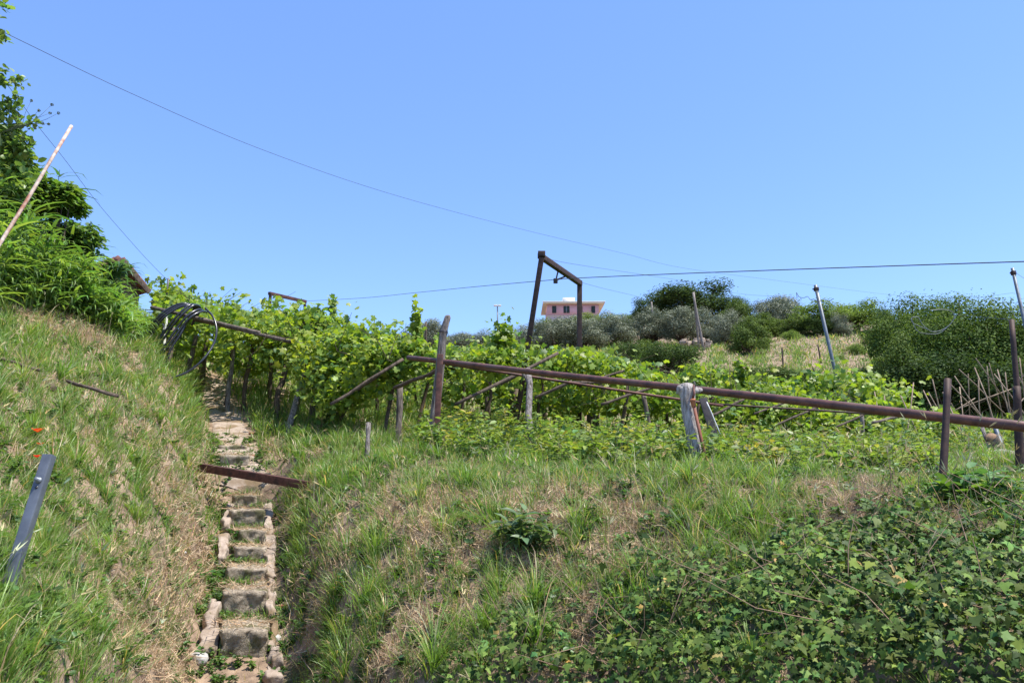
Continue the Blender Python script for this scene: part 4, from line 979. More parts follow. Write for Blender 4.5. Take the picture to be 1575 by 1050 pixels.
# left pergola posts
PL = 'posts under the left pergola'
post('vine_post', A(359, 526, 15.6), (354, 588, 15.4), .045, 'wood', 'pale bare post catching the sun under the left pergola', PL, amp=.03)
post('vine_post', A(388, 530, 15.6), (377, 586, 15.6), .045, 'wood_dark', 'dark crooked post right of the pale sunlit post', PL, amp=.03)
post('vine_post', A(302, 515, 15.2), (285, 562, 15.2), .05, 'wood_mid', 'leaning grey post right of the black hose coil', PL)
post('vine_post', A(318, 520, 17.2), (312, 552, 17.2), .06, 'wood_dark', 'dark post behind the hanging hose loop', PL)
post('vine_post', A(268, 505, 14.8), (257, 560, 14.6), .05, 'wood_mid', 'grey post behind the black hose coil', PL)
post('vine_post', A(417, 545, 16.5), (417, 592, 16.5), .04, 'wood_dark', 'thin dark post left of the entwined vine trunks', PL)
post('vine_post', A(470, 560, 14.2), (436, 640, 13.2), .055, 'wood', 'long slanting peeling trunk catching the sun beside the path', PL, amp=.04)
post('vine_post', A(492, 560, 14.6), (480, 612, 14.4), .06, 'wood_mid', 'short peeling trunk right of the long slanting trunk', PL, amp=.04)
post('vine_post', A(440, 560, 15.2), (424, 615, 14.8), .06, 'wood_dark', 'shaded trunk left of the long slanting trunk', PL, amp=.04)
post('vine_post', A(258, 480, 14.6), (250, 548, 14.4), .025, 'white', 'thin pale stake left of the hose coil', PL)
# poles of the pergola: (p, q, r, material, label)
GR = 'poles of the pergola'
def pole(a, b, r, mat, label, amp=.015, seg=9, r2=None): return rod('wooden_pole', A(*a), A(*b), r * .72, mat, label, 'pole', GR, n=8, seg=seg, amp=amp * .7, jit=.25, r2=r2 and r2 * .72)
pole((232, 472, 14.0), (400, 512, 14.3), .045, 'wood_mid', 'long grey front pole of the left pergola under the hose coil', r2=.055)
pole((300, 492, 14.2), (520, 540, 14.4), .050, 'wood_mid', 'dark lower pole overlapping the front pole and running into the vines')
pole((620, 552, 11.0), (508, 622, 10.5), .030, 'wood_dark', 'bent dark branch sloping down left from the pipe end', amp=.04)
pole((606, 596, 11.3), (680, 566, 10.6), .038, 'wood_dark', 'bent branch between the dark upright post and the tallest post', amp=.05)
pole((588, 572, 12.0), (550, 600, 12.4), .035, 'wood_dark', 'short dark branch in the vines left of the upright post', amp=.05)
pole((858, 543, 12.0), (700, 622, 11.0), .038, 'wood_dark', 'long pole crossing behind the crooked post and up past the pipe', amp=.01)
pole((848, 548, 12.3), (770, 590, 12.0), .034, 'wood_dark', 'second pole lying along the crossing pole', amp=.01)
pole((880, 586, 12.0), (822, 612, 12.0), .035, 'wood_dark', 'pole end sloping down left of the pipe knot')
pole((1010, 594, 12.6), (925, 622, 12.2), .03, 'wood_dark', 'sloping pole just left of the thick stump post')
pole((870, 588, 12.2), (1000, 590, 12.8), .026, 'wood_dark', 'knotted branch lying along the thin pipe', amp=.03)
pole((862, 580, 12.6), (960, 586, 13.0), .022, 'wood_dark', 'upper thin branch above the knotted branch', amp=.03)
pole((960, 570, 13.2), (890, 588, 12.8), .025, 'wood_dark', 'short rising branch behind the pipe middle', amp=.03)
pole((1144, 614, 12.5), (1090, 642, 12.2), .03, 'wood_dark', 'dark pole sloping behind the orange prop')
pole((1220, 614, 13), (1160, 636, 12.6), .022, 'wood_dark', 'slim pole of the low pergola left of the blue sheet')
pole((1270, 620, 13), (1190, 655, 12.4), .026, 'wood_dark', 'slim pole of the low pergola crossing under the blue sheet')
pole((1345, 630, 13), (1285, 657, 12.6), .024, 'wood_dark', 'slim pole right of the blue sheet')
pole((1400, 637, 13), (1340, 650, 12.6), .03, 'wood_mid', 'short pole near the slanting iron post')
pole((1125, 652, 13), (1090, 656, 12.6), .026, 'wood_mid', 'low horizontal pole between prop and weeds')

# hose coil
def hose():
    root = empty('hose_coil', A(290, 490, 14)); L0 = tuple(root.location)
    def strand(pts, r=.022):
        P = np.array([tuple(A(*p)) for p in pts]); n = len(P); t = np.arange(n); tt = np.linspace(0, n - 1, n * 8)
        # Catmull-Rom
        out = []
        for x in tt:
            i = min(int(x), n - 2); f = x - i; p0, p1, p2, p3 = P[max(i - 1, 0)], P[i], P[i + 1], P[min(i + 2, n - 1)]
            out.append(.5 * ((2 * p1) + (-p0 + p2) * f + (2 * p0 - 5 * p1 + 4 * p2 - p3) * f * f + (-p0 + 3 * p1 - 3 * p2 + p3) * f ** 3))
        Bag().add(*tube(out, r, 8)).build('hose_loop', M['hose'], root, smooth=True, loc=L0)
    strand([(316, 474, 13.9), (328, 488, 13.8), (333, 508, 13.7), (328, 530, 13.6), (312, 553, 13.4), (288, 572, 13.3), (264, 581, 13.2)], .020)
    for dx, dy in ((0, 0), (3, 2), (7, 3)):
        strand([(216 + dx, 532 - dy, 13.7), (228 + dx, 508 + dy, 13.7), (245 + dx, 485 + dy, 13.7), (268 + dx, 470 + dy, 13.8), (287 + dx, 467 + dy, 13.9), (298 + dx, 474, 14.1), (290, 492, 14.4), (268 + dx, 520, 14.4)])
    for dx, dy in ((0, 0), (5, 1)):
        strand([(228 + dx, 540, 13.7), (245 + dx, 522 + dy, 13.7), (262 + dx, 498 + dy, 13.7), (280 + dx, 478 + dy, 13.75), (295 + dx, 468 + dy, 13.9), (303 + dx, 476, 14.2), (295, 500, 14.5)])
    for dx, dy in ((0, 0), (4, 3)):
        strand([(240 + dx, 552, 13.6), (256 + dx, 528 + dy, 13.6), (274 + dx, 502 + dy, 13.65), (290 + dx, 484 + dy, 13.7), (306 + dx, 476 + dy, 13.9), (314 + dx, 480, 14.2)])
    strand([(256, 558, 13.6), (262, 538, 13.6), (276, 516, 13.65), (284, 500, 13.7)], .024)
    strand([(232, 534, 13.8), (246, 518, 13.8), (252, 505, 13.9), (250, 498, 14)], .015)
    tag(root, 'coil of black plastic hose slung over the pergola pole', 'hose')
hose()

# ------------------------------------------------------------------ vines: canopy height from control points
CC = [(160, 476, 15), (240, 474, 14), (350, 500, 14.3), (470, 530, 14.4), (560, 548, 13.5), (620, 560, 12.2), (240, 474, 19), (300, 480, 20), (400, 502, 22), (500, 518, 23), (600, 546, 24),
      (700, 566, 12), (700, 562, 20), (700, 564, 26), (850, 578, 11.8), (850, 564, 20), (850, 562, 27), (1000, 598, 12), (1000, 588, 22), (1000, 588, 27), (1200, 630, 12.5), (1200, 620, 20), (1200, 616, 27), (1400, 652, 12.5), (1350, 638, 20), (1400, 636, 26), (1550, 660, 13), (1500, 650, 22)]
c_rbf = make_rbf(CC, c=.3)
def canopy_z(x, y): return EYE + y * c_rbf(x / y, np.log(y))
def build_vines():
    rng = np.random.default_rng(70)
    anchors = []
    for px, Y in [(250, 16), (300, 18.5), (345, 16), (360, 20.5), (410, 17), (430, 21), (455, 15), (500, 18), (520, 14.2), (545, 21), (575, 16), (590, 12.6), (640, 14), (640, 19), (700, 16.5), (700, 22), (745, 13.5), (790, 18), (830, 14), (850, 21), (900, 16.5), (940, 13.5), (960, 20), (1020, 16.5), (1060, 13.6), (1080, 20), (1130, 16), (1190, 14), (1190, 20), (1250, 17), (1310, 14.5), (1320, 20), (1380, 17)]:
        u = (px - CX) / F; anchors.append((u * Y, Y, px))
    An = np.array(anchors)
    N = 56000
    u = rng.uniform((225 - CX) / F, (1470 - CX) / F, N); px = CX + F * u
    y0 = np.interp(px, [225, 300, 470, 560, 620, 680, 800, 1000, 1200, 1400, 1470], [14.1, 14.3, 14.4, 13.2, 12.4, 12.8, 12.8, 12.7, 12.7, 13.3, 14])
    y1 = np.interp(px, [225, 300, 470, 600, 800, 1100, 1200, 1400, 1470], [18, 21.5, 24, 24, 24, 24, 23, 20, 17])
    y = y0 + (y1 - y0) * rng.random(N) ** 1.15
    # density holes
    x = u * y; dn = fbm(x * .9, y * .9, seed=90, o=3) + np.where((px > 640) & (y < 15), -.12, .22)
    k = rng.random(N) < np.clip(dn * 2.6 + .55, .05, 1); x, y, px = x[k], y[k], px[k]; N = len(x)
    bump = fbm(x * 1.4, y * 1.4, seed=95, o=3); front = np.exp(-((y - np.interp(px, [225, 470, 560, 620, 700, 1470], [14.1, 14.4, 13.2, 12.4, 12.8, 13.5])) / .45) ** 2)
    left = np.clip((640 - px) / 100, 0, 1)
    amp = np.interp(px, [560, 900, 1100], [1.0, .85, .55]); off = amp * (rng.normal(.03, .13, N) + .32 * bump)
    # hanging leaves at the front edge, upright shoots everywhere
    hang = (rng.random(N) < .45 * front + .14); off = off - hang * rng.uniform(0, 1, N) * np.where(px < 640, .75, .45)
    P = np.stack([x, y, canopy_z(x, y) + off], 1)
    # dense curtain of leaves where the vines fall to the ground near (540,600)
    curtain = []; extra = [(700, 598, 17, .8, .3, 350), (760, 600, 18.5, .9, .35, 500), (820, 604, 19, 1.0, .3, 450), (890, 610, 18.5, 1.0, .3, 450), (960, 618, 18, 1.0, .28, 400), (1040, 628, 18, 1.2, .3, 450), (1130, 640, 18, 1.4, .25, 400), (1260, 648, 18, 1.6, .2, 400), (790, 545, 14, .7, .22, 500), (930, 566, 14.5, .9, .2, 500), (700, 558, 13.2, .4, .25, 350), (1150, 592, 16, .7, .22, 350), (400, 555, 18, 1.2, .35, 500), (330, 540, 18.5, 1.0, .3, 350)]
    for cpx, cpy, cY, rx, rz_, n in [(530, 575, 13.6, .75, .45, 2200), (590, 560, 12.5, .55, .40, 1300), (500, 545, 14.2, .6, .35, 1200), (560, 535, 13.6, .8, .35, 1400), (520, 610, 13.0, .5, .35, 500), (640, 510, 12.4, .10, .42, 190), (635, 545, 12.2, .30, .25, 420), (775, 525, 12.6, .22, .38, 360), (760, 555, 12.5, .55, .25, 700),
                                (512, 474, 16.5, .10, .22, 60), (480, 500, 15.5, .7, .35, 900), (1285, 600, 19, 1.3, .45, 1500), (1330, 612, 18, 1.0, .3, 700), (1080, 580, 15, .5, .25, 420), (880, 556, 13.6, .9, .22, 700), (1140, 575, 15.5, .16, .3, 120), (1010, 612, 14, .9, .28, 700), (860, 615, 14.5, 1.2, .28, 900), (1200, 628, 14, .9, .2, 500), (420, 520, 15.5, .9, .25, 800)] + extra:
        c = np.array(tuple(A(cpx, cpy, cY))); v = rng.normal(0, .5, (n, 3)); curtain.append(c + v * np.array([rx, rx * .7, rz_]))
    P = np.concatenate([P] + curtain)
    # shoots standing above the canopy
    for i in range(260):
        j = rng.integers(N); p0 = np.array([x[j], y[j], canopy_z(x[j:j + 1], y[j:j + 1])[0] + .15]); L = rng.uniform(.2, .65) * (1 if x[j] < 0 else .4); d = np.array([rng.normal(0, .3), rng.normal(0, .3), 1]); t = rng.uniform(0, 1, 14)[:, None]
        P = np.concatenate([P, p0 + d * L * t + rng.normal(0, .05, (14, 3))])
    n = len(P); nr = np.array([[0, -.25, .7]]) + rng.normal(0, .62, (n, 3)); s_ = rng.uniform(.06, .155, n) * np.clip(P[:, 1] / 15, .85, 1.25)
    tone = np.clip(fbm(P[:, 0] * .8, P[:, 1] * .8, P[:, 2], seed=98) + .5, 0, 1)
    col = mixcol(cvar((.21, .30, .045), n, .2, .1, rng), cvar((.33, .40, .065), n, .15, .1, rng), tone)
    col = mixcol(col, cvar((.10, .19, .05), n, .2, .1, rng), (rng.random(n) < .25) * .9)
    near = np.argmin((P[:, None, 0] - An[None, :, 0]) ** 2 + (P[:, None, 1] - An[None, :, 1]) ** 2, 1)
    Mx = frames(nr, rng=rng)
    for i, (ax, ay, apx) in enumerate(anchors):
        g = Vector((ax, ay, h1(ax, ay))); root = empty('grapevine', g); L0 = tuple(g); q = near == i
        Bag().inst(*VINE, P[q], Mx[q], s_[q], col[q]).build('foliage', M['vine'], root, loc=L0)
        cz = float(canopy_z(np.array([ax]), np.array([ay]))[0]); t = Bag(); top = np.array([ax + rng.normal(.15, .15), ay, cz - .05])
        t.add(*tube(rough_pts((ax, ay, g.z - .1), top, 7, .06, i + 1), np.linspace(.04, .025, 7), 7, jit=.35, seed=i + 1))
        arms = []
        for k_ in range(5):
            a = rng.uniform(0, 6.28); e = np.array([top[0] + math.cos(a) * 1.1, top[1] + math.sin(a) * 1.0, 0]); e[2] = float(canopy_z(e[0:1], np.maximum(e[1:2], 10))[0]) + .02
            ap = rough_pts(top, e, 5, .05, i * 7 + k_); arms.append(ap); t.add(*tube(ap, [.018, .014, .011, .008, .005], 5))
        for k_ in range(16):
            L = rng.uniform(.3, .8); dv = np.array([rng.normal(0, .5), rng.normal(-.1, .4), rng.choice([1, -.9], p=[.6, .4])])
            p0 = arms[k_ % 5][rng.integers(1, 5)]; t.add(*tube([p0, p0 + dv * L * .5 + rng.normal(0, .04, 3), p0 + dv * L * np.array([1.2, 1.2, .8])], [.006, .005, .003], 4, False))
        t.build('trunk', M['bark'], root, smooth=True, loc=L0)
        lb = ('leafy grapevine trained over the left pergola beside the path' if apx < 560 else 'leafy grapevine on the middle pergola around the tallest post and gantry' if apx < 980 else 'low leafy grapevine on the right pergola behind the long pipe')
        tag(root, lb, 'vine', 'grapevines of the left pergola' if apx < 560 else 'grapevines of the middle pergola' if apx < 980 else 'grapevines of the right pergola')
build_vines()

# big leaved plants
def big_plant(px, py, label, hgt, ns, nl, ls, base, tmpl, seed, name='leafy_plant', spread=.7):
    rng = np.random.default_rng(seed); g = G(px, py); root = empty(name, g); b = Bag()
    for i in range(3): leaf_plant(b, np.array(tuple(g)) + rng.normal(0, .05, 3) * [1, 1, 0], hgt, ns, nl, ls, tmpl, base, rng, spread)
    b.build('leaves', M['leaf'], root, loc=tuple(g)); tag(root, label, 'plant', 'separate leafy plants')
big_plant(800, 845, 'pale lance leaved plant on the middle of the near bank', .26, 4, 14, .13, (.14, .20, .09), LANCE, 1, 'lance_leaved_plant', .6)
big_plant(515, 655, 'bluish broad leaved plant under the hanging vines', .4, 3, 7, .17, (.08, .16, .07), OVAL, 2, 'broad_leaved_plant')
big_plant(1480, 770, 'glossy broad leaved weed right of the slanting iron post', .20, 4, 9, .12, (.10, .19, .06), LANCE, 3, 'broad_leaved_plant')
big_plant(1465, 775, 'small round leaved plant at the foot of the slanting iron post', .12, 3, 6, .09, (.17, .25, .04), OVAL, 4, 'broad_leaved_plant')
big_plant(1380, 630, 'young bean plant left of the slanting iron post top', .4, 4, 10, .12, (.10, .18, .05), OVAL, 5, 'bean_plant')
big_plant(320, 900, 'green leafy weed on the left of the lower steps', .14, 4, 12, .06, (.08, .17, .035), OVAL, 6, 'leafy_weed')
big_plant(365, 830, 'green leafy weed growing in the middle steps', .12, 4, 12, .06, (.09, .19, .04), OVAL, 7, 'leafy_weed')
big_plant(405, 990, 'weed at the right of the lowest step', .14, 4, 12, .055, (.08, .16, .035), OVAL, 8, 'leafy_weed')

# ------------------------------------------------------------------ gantries, poles, wires
def gantry():
    root = empty('steel_gantry', A(850, 640, 14.5)); L0 = tuple(root.location)
    def leg(top, bot): 
        b = A(*bot); b.z = h1(b.x, b.y) - .2; Bag().add(*bar(b, A(*top), .095, .095, (0, -1, 0), .006)).build('post', M['dark_rust'], root, loc=L0)
    leg((833, 396, 13.3), (786, 680, 13.9)); leg((891.5, 434, 15.0), (890, 670, 15.2))
    Bag().add(*bar(A(830, 393, 13.3), A(893, 436, 15.0), .085, .10, (0, 0, 1), .006)).build('crossbeam', M['dark_rust'], root, loc=L0)
    p = A(833, 391, 13.3); Bag().add(*box(p, (.13, .12, .10), None, .008)).build('top_bracket', M['dark_rust'], root, loc=L0)
    b = Bag(); j = A(859, 414, 14.1); e = A(855, 431, 14.05); k = A(872, 424, 14.5)
    b.add(*bar(j, e, .022, .022)); b.add(*bar(e, k, .022, .03)); b.build('hanger', M['dark_rust'], root, loc=L0)
    Bag().add(*box(A(854.5, 432, 14.0), (.08, .07, .09), None, .01)).build('pulley_block', M['dark_plank'], root, loc=L0)
    tag(root, 'large rusty steel gantry frame with a cable pulley', 'gantry', 'cableway gantries')
    root = empty('steel_gantry', A(441, 500, 27)); L0 = tuple(root.location)
    for t_, b_ in (((416, 451, 27), (411, 520, 27.5)), ((469, 464, 29), (469, 520, 29))):
        b = A(*b_); b.z = h1(b.x, b.y) - .2; Bag().add(*bar(b, A(*t_), .09, .09, (0, -1, 0), .005)).build('post', M['dark_rust'], root, loc=L0)
    Bag().add(*bar(A(414, 451, 27), A(470, 464, 29), .11, .11, (0, 0, 1), .005)).build('crossbeam', M['rust'], root, loc=L0)
    tag(root, 'small distant steel gantry frame showing over the left vines', 'gantry', 'cableway gantries')
gantry()
GPO = 'poles on the slope'
def spole(top, bot, r, mat, label, group=GPO, name='pole', cat='pole', r2=None, amp=.002):
    b = A(*bot); b.z = min(b.z, h1(b.x, b.y)) - .2; return rod(name, b, A(*top), r, mat, label, cat, group, n=10, seg=6, amp=amp, r2=r2, jit=.03)
def capped(top, bot, r, label):
    t = A(*top); b = A(*bot); b.z = min(b.z, h1(b.x, b.y)) - .3; root = empty('metal_pole', b); L0 = tuple(b)
    Bag().add(*tube([b, t], r, 14)).build('shaft', M['galv'], root, smooth=True, loc=L0)
    d = (t - b).normalized(); c = t - d * .12; Bag().add(*box(c, (r * 2.4, r * 2.4, .10), None, .01)).add(*bar(c - Vector((r * 2.2, 0, 0)), c + Vector((r * 1.2, 0, 0)), .03, .03)).build('clamp', M['dark_rust'], root, loc=L0)
    tag(root, label, 'pole', GPO)
capped((1254, 438, 20), (1306, 585, 20.5), .046, 'leaning grey metal pole in the middle of the right slope')
capped((1557, 412, 17), (1600, 530, 17.5), .036, 'leaning grey metal pole at the right edge against the sky')
spole((1066, 450, 52), (1083, 535, 52), .10, 'wood', 'wooden pole with a second strut before the ridge trees', r2=.07)
spole((1067, 449, 52.1), (1074, 500, 52.5), .07, 'wood', 'short strut leaning on the twin wooden pole')
spole((1002, 464, 62), (1006, 482, 62), .07, 'wood', 'thin pale post before the dark trees left of the twin pole')
spole((655, 495, 40), (656, 530, 40), .05, 'wood_dark', 'thin dark post on the skyline left of the tallest wooden post')
spole((259, 428, 15.5), (253, 470, 15.5), .018, 'wire', 'thin metal stake on the left skyline where three wires meet', amp=.001)
for a, b, lb in [((1203, 534, 42), (1204, 558, 42), 'dark fence stake left in the dry field'), ((1258, 530, 43), (1263, 556, 43), 'leaning fence stake right in the dry field'), ((1251, 566, 34), (1262, 595, 34), 'dark leaning stake at the field foot near the grey pole'),
                 ((1230, 575, 33), (1229, 605, 33), 'rusty stake beside the terrace edge hedge'), ((1207, 568, 33), (1220, 600, 33), 'thin grey stake leaning before the hedge'), ((1302, 575, 24), (1299, 612, 24), 'dark twisted vine stake right of the grey pole foot'), ((1285, 562, 24), (1268, 600, 24), 'dark branch stake left of the grey pole foot')]:
    spole(a, b, .045 if a[2] > 30 else .03, 'wood_dark', lb, 'stakes in the dry field', 'fence_stake', 'stake')
rod('fence_rail', A(1160, 588, 33), A(1236, 576, 33), .03, 'wood', 'pale thin rail across the dark hedge', 'rail')

def lamp():
    b = A(766, 530, 95); root = empty('street_lamp', b); L0 = tuple(b); t = A(765, 471, 95)
    Bag().add(*tube([b, t], [.11, .07], 8)).build('pole', M['galv'], root, smooth=True, loc=L0)
    Bag().add(*box(t + Vector((-.25, 0, .1)), (.45, .3, .18), None, .04)).build('lamp_head', M['white'], root, loc=L0); Bag().add(*box(t + Vector((.25, 0, .1)), (.45, .3, .18), None, .04)).build('lamp_head', M['white'], root, loc=L0)
    tag(root, 'tiny distant street lamp rising above the far olives', 'street lamp')
lamp()

GW = 'wires across the sky'
def wire(pts, r, label, name='overhead_wire', mat='wire', sub=10, cat='wire'):
    P = np.array([tuple(A(*p)) for p in pts]); n = len(P); out = []
    for i in range(n - 1):
        p0, p1, p2, p3 = P[max(i - 1, 0)], P[i], P[i + 1], P[min(i + 2, n - 1)]
        for f in np.linspace(0, 1, sub, endpoint=(i == n - 2)):
            out.append(.5 * ((2 * p1) + (-p0 + p2) * f + (2 * p0 - 5 * p1 + 4 * p2 - p3) * f * f + (-p0 + 3 * p1 - 3 * p2 + p3) * f ** 3))
    tag(Bag().add(*tube(out, r * (.62 if name == 'overhead_wire' else .85), 5)).build(name, M[mat], smooth=True), label, cat, GW)
wire([(-60, 20, 9), (10, 52, 10), (200, 143, 12.5), (400, 229, 15.5), (600, 298, 19), (800, 352, 24), (960, 390, 29), (1050, 412, 33), (1200, 432, 38), (1340, 450, 44), (1400, 456, 48)], .0075, 'long thin wire sagging from the top left corner down to the right')
wire([(-30, 80, 9.5), (20, 142, 10), (60, 196, 10.6), (100, 246, 11.4), (150, 312, 12.6), (200, 370, 14), (230, 403, 14.8), (259, 431, 15.5), (290, 450, 16.5), (320, 465, 17.5)], .0055, 'thin wire dropping steeply from the left tree past the shed to the stake')
wire([(200, 438, 16.5), (230, 433, 16), (259, 429, 15.5)], .006, 'short wire from the shed roof to the thin stake')
wire([(470, 463, 29), (560, 458, 25), (640, 450, 22), (730, 441, 18), (854, 430, 14.0), (900, 427, 13), (1040, 421, 11.2), (1200, 415, 10), (1400, 408, 8.8), (1640, 400, 7.6)], .008, 'main dark cable passing through the gantry pulley to the right edge', 'main_cable')
wire([(835, 396, 13.4), (870, 404, 15), (940, 415, 19), (1000, 424, 22), (1060, 434, 26), (1110, 447, 30), (1150, 453, 28), (1200, 456, 24), (1226, 458, 21)], .006, 'slack wire running right from the top of the gantry')
wire([(893, 434, 15.2), (930, 444, 19), (980, 456, 25), (1003, 464, 40)], .006, 'faint wire from the upright gantry post towards the ridge trees')
wire([(1226, 458, 21), (1225, 450, 21), (1229, 456, 21), (1236, 458, 20.8), (1242, 456, 20.6), (1247, 461, 20.3), (1252, 460, 20.2), (1259, 464, 20), (1267, 460, 19.9), (1275, 463, 19.9), (1282, 459, 19.8)], .012, 'curled wire end tangled at the leaning grey pole')
wire([(1557, 414, 17), (1575, 428, 15), (1620, 450, 13)], .006, 'wire dropping from the leaning pole at the right edge')
wire([(1556, 493, 7.2), (1540, 490, 9), (1500, 487, 13), (1465, 483, 16)], .004, 'thin rusty wire from the tall iron post into the thicket')
wire([(1370, 470, 44), (1466, 462, 30), (1560, 450, 20)], .005, 'faint wire above the right thicket')
wire([(1200, 640, 12), (1400, 652, 11), (1500, 655, 10), (1640, 660, 9)], .004, 'thin wire strung under the pipe at right')
wire([(1430, 508, 12), (1405, 497, 12), (1402, 489, 12), (1412, 488, 12), (1420, 500, 12), (1435, 510, 12), (1455, 504, 12), (1467, 490, 12), (1465, 480, 12), (1452, 476, 12), (1430, 477, 12)], .006, 'loop of bright wire hanging before the feathery thicket', 'wire_loop', 'galv')
wire([(1402, 490, 12), (1410, 508, 12), (1425, 513, 12), (1445, 512, 12), (1462, 498, 12), (1469, 487, 12)], .006, 'second strand of bright wire below the loop before the thicket', 'wire_loop', 'galv')

# ------------------------------------------------------------------ cane stakes at the right
CANES = [(1385, 608, 1403, 650), (1405, 588, 1398, 645), (1434, 583, 1448, 650), (1420, 600, 1440, 640), (1428, 603, 1452, 648), (1437, 650, 1500, 612), (1450, 603, 1472, 650), (1461, 590, 1517, 645), (1468, 578, 1510, 640), (1475, 568, 1550, 640),
         (1476, 595, 1482, 652), (1489, 575, 1492, 650), (1499, 565, 1530, 650), (1501, 551, 1560, 635), (1505, 580, 1508, 652), (1518, 563, 1523, 645), (1521, 558, 1543, 640), (1529, 575, 1560, 615), (1534, 568, 1554, 645), (1546, 572, 1556, 640),
         (1568, 550, 1574, 600), (1440, 640, 1556, 598), (1463, 620, 1478, 650), (1490, 620, 1525, 655), (1540, 655, 1575, 612), (1565, 575, 1600, 640), (1345, 602, 1352, 640), (1360, 608, 1365, 645), (1575, 560, 1590, 650), (1555, 600, 1590, 560)]
for i, (a, b, c, d) in enumerate(CANES):
    Y = 13.5 + (i * 37 % 17) / 10; p = A(c, d, Y + random.uniform(-.5, .5)); g = h1(p.x, p.y)
    q = A(a, b, Y)
    if abs(c - a) < 70 and b < d: dd = (p - q); t = (g - .05 - q.z) / dd.z if dd.z < -.1 else 1.0; p = q + dd * max(1.0, min(t, 2.2))
    rod('cane_stake', p, q, .011, 'cane', 'thin dry cane stake in the tangle of bean stakes before the dark thicket', 'stake', 'cane stakes at the right', n=5, seg=4, amp=.012)

# pale log, cut trunk, blue sheet
def logs():
    P = [A(1470, 722, 8.6), A(1492, 712, 8.7), (A(1515, 703, 8.8)), A(1540, 698, 8.9), A(1572, 698, 9.0)]
    tag(Bag().add(*tube(P, [.02, .05, .065, .06, .03], 10, jit=.25)).build('pale_log', M['pale_log'], smooth=True), 'pale curved log lying in the weeds near the right edge', 'log')
    b = A(1538, 696, 9.4); t = A(1524, 672, 9.2); root = empty('cut_trunk', b); L0 = tuple(b); b.z = min(b.z, h1(b.x, b.y)) - .02
    Bag().add(*tube([b, t], [.10, .07], 12, jit=.3)).build('bark', M['wood_mid'], root, smooth=True, loc=L0)
    d = (t - b).normalized(); Bag().add(*tube([t + d * .002, t + d * .012], [.062, .058], 12)).build('cut_face', M['log_end'], root, smooth=True, loc=L0)
    tag(root, 'short cut trunk with orange sawn face beside the pale log', 'trunk')
    rod('grey_stick', A(1522, 690, 9.2), A(1511, 658, 9.4), .022, 'wood', 'grey leaning stick left of the cut trunk', 'stick')
    rod('grey_stick', A(1542, 690, 9.5), A(1530, 655, 9.7), .03, 'galv', 'grey tube leaning behind the cut trunk', 'stick')
    c = A(1276, 624, 16); V = []; T = []; n = 24
    for j in range(2):
        for i in range(n): V.append((c.x + (i / (n - 1) - .5) * .42, c.y + j * .6, c.z + .012 * math.sin(i * 1.6) + j * .03 - abs(i / (n - 1) - .5) * .05))
    for i in range(n - 1): T += [(i, i + 1, i + n + 1), (i, i + n + 1, i + n)]
    V = np.array(V); k = len(V); V2 = V - np.array([0, 0, .01]); T = np.array(T); E_ = []
    for i in range(n - 1): E_ += [(i, i + k + 1, i + 1), (i, i + k, i + k + 1)]
    tag(Bag().add(np.concatenate([V, V2]), np.concatenate([T, T[:, ::-1] + k, np.array(E_)])).build('corrugated_sheet', M['blue_sheet'], smooth=True), 'small pale blue corrugated sheet lying on the low pergola', 'roof sheet')
logs()
def wall_heap():
    # pale dry stone wall under the twin pole
    b = Bag(); rng = np.random.default_rng(4); a = A(1050, 534, 53); root_loc = tuple(a)
    for i in range(70):
        px = rng.uniform(1048, 1090); py = rng.uniform(523, 537); p = A(px, py, 53 + rng.uniform(0, .6)); s_ = rng.uniform(.15, .32)
        V, T = box((0, 0, 0), (s_ * 1.5, s_, s_), None, .04); V = V * (1 + .15 * rng.normal(size=V.shape)); b.add(V + np.array(tuple(p)), T)
    tag(b.build('stone_wall', M['pale_stone'], loc=root_loc), 'small pale dry stone wall at the field edge below the olives', 'wall')
wall_heap()

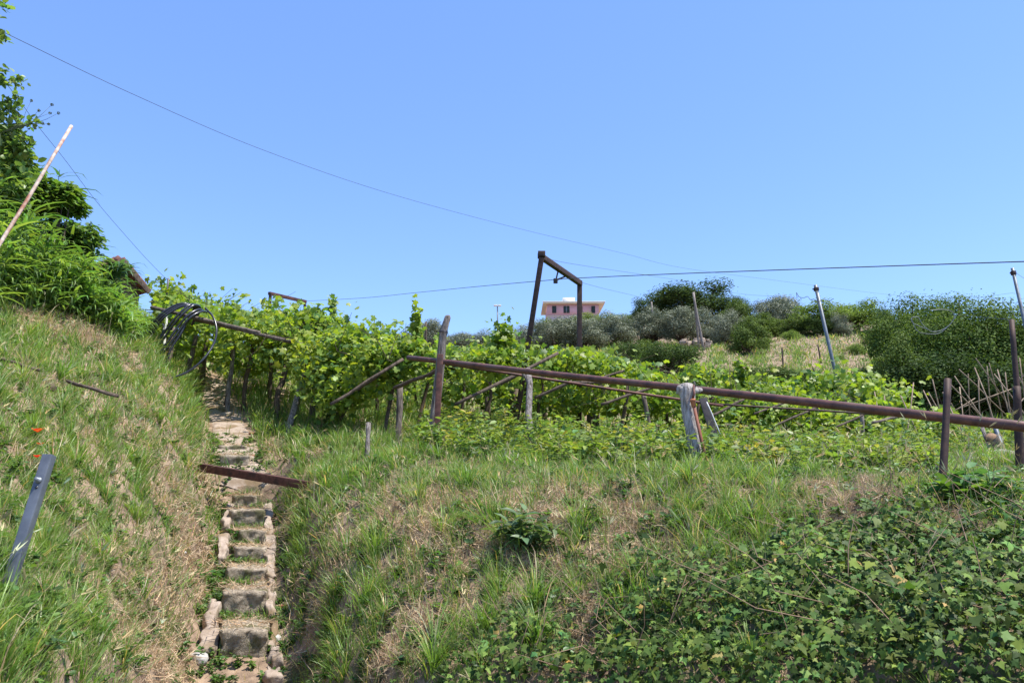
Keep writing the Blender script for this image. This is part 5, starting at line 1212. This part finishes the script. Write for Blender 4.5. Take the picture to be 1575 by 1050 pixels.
# ------------------------------------------------------------------ houses
def pink_house():
    Y = 138; z_eave = A(882, 469, Y).z; xl, xr = A(842, 475, Y).x, A(921, 475, Y).x; cx_ = (xl + xr) / 2; wd = xr - xl; base = z_eave - 6.4; dp = 8.5
    root = empty('house', (cx_, Y + dp / 2, base)); L0 = tuple(root.location)
    band = A(882, 485, Y).z
    Bag().add(*box((cx_, Y + dp / 2, (band + z_eave) / 2 + .15), (wd, dp, z_eave - band + .3))).build('shaded_upper_wall', M['pink'], root, loc=L0)  # upper floor carries the eave shadow as a darker wall colour
    Bag().add(*box((cx_, Y + dp / 2, (base + band - .15) / 2), (wd - .05, dp - .05, band - .15 - base))).build('lower_wall', M['pink_light'], root, loc=L0)
    Bag().add(*box((cx_, Y + dp / 2, band - .08), (wd + .12, dp + .12, .16))).build('string_course', M['cream'], root, loc=L0)
    r = Bag(); r.add(*box((cx_ + .1, Y + dp / 2, z_eave + .32), (wd + 1.9, dp + 1.9, .34), None, .03)); r.build('roof', M['cream'], root, loc=L0)
    g = Bag().add(*box((cx_ + .1, Y - .93, z_eave + .45), (wd + 2.1, .14, .16), None, .03)).build('gutter', M['white'], root, loc=L0)
    c0, c1 = A(866, 465, Y + 2).x, A(884, 465, Y + 2).x; zt = A(875, 457, Y + 2).z
    Bag().add(*box(((c0 + c1) / 2, Y + 3.2, (z_eave + .5 + zt) / 2), (c1 - c0, 1.8, zt - z_eave - .5))).build('rooftop_box', M['white'], root, loc=L0)
    def win(px0, px1, pair):
        x0, x1 = A(px0, 475, Y).x, A(px1, 475, Y).x; z0, z1 = A(880, 481.5, Y).z, A(880, 470.5, Y).z; zc = (z0 + z1) / 2
        pn = Bag().add(*box(((x0 + x1) / 2, Y - .01, zc), (x1 - x0 - .06, .06, z1 - z0 - .05))).build('window', M['pane'], root, loc=L0)
        sw = (x1 - x0) * (.40 if pair else .5)
        for s_ in (-1, 1):
            xc = (x0 + sw / 2) if s_ < 0 else (x1 - sw / 2)
            b = Bag().add(*box((xc, Y - .07, zc), (sw - .03, .05, z1 - z0), None, .01))
            for k in range(9): b.add(*box((xc, Y - .105, z0 + (k + .5) / 9 * (z1 - z0)), (sw - .12, .02, .05)))
            sh = b.build('shutter', M['shutter'], root, loc=L0)
    win(849, 855.5, False); win(866.5, 876, True); win(890, 896, False); win(909.5, 915.5, False)
    tag(root, 'pink house with cream eaves and dark shutters on the hilltop', 'house')
pink_house()
def shed():
    Y = 26.0; h = Vector((.6, .8, 0)); r = Vector((-.8, .6, 0)); p = A(188, 398, Y); uq = uv_of(229, 448)[0]
    Yq = Y * (p.x / Y - .75) / (uq - .75); q = A(229, 448, Yq); root = empty('shed', ground_under(p + r * 2)); L0 = tuple(root.location)
    d = q - p; n = d.cross(r).normalized()
    if n.z < 0: n = -n
    D = 3.2; du = d.normalized()
    def slope(dv, first):
        dn = dv.normalized(); nn = dv.cross(r).normalized(); nn = nn if nn.z > 0 else -nn; b = Bag()
        b.add(*box(p + dv / 2 + r * (D / 2) + (Vector((0, 0, 0)) if first else Vector((0, 0, .012))), (dv.length + .06, D, .05), np.array([tuple(dn), tuple(r), tuple(nn)]).T, .005))
        for i in range(12):
            o = r * (i * D / 12 + .12) + nn * .05
            for j in range(7): b.add(*tube([p + dv * (j / 7) + o + nn * .02, p + dv * ((j + 1.15) / 7) + o], [.10, .115], 8))
        b.build('tiled_roof', M['tile'], root, loc=L0)
    slope(d, True); dv2 = Vector((-d.x, -d.y, d.z)); slope(dv2, False)
    for dv in (d, dv2): Bag().add(*bar(p - r * .04 + Vector((0, 0, -.06)), p + dv - r * .04 + Vector((0, 0, -.06)), .05, .15, (0, 0, 1), .005)).build('bargeboard', M['wood_dark'], root, loc=L0)
    zb = root.location.z - .8; V = []
    for off in (.35, D - .3):
        c = p + r * off; a = c + dv2 * .85; e = c + d * .85
        V += [(a.x, a.y, zb), (e.x, e.y, zb), (e.x, e.y, e.z - .08), (c.x, c.y, c.z - .08), (a.x, a.y, a.z - .08)]
    T = [(0, 1, 2), (0, 2, 3), (0, 3, 4), (6, 5, 9), (6, 9, 8), (6, 8, 7), (1, 6, 7), (1, 7, 2), (5, 0, 4), (5, 4, 9)]
    Bag().add(V, T).build('wall', M['wood_dark'], root, loc=L0)
    for k in range(4): a = p + d * (.2 + .22 * k) - n * .09; Bag().add(*bar(a - r * .02, a + r * .4, .06, .07)).build('rafter', M['wood_dark'], root, loc=L0)
    tag(root, 'dark shed with a tiled gable roof behind the left reeds', 'shed')
shed()
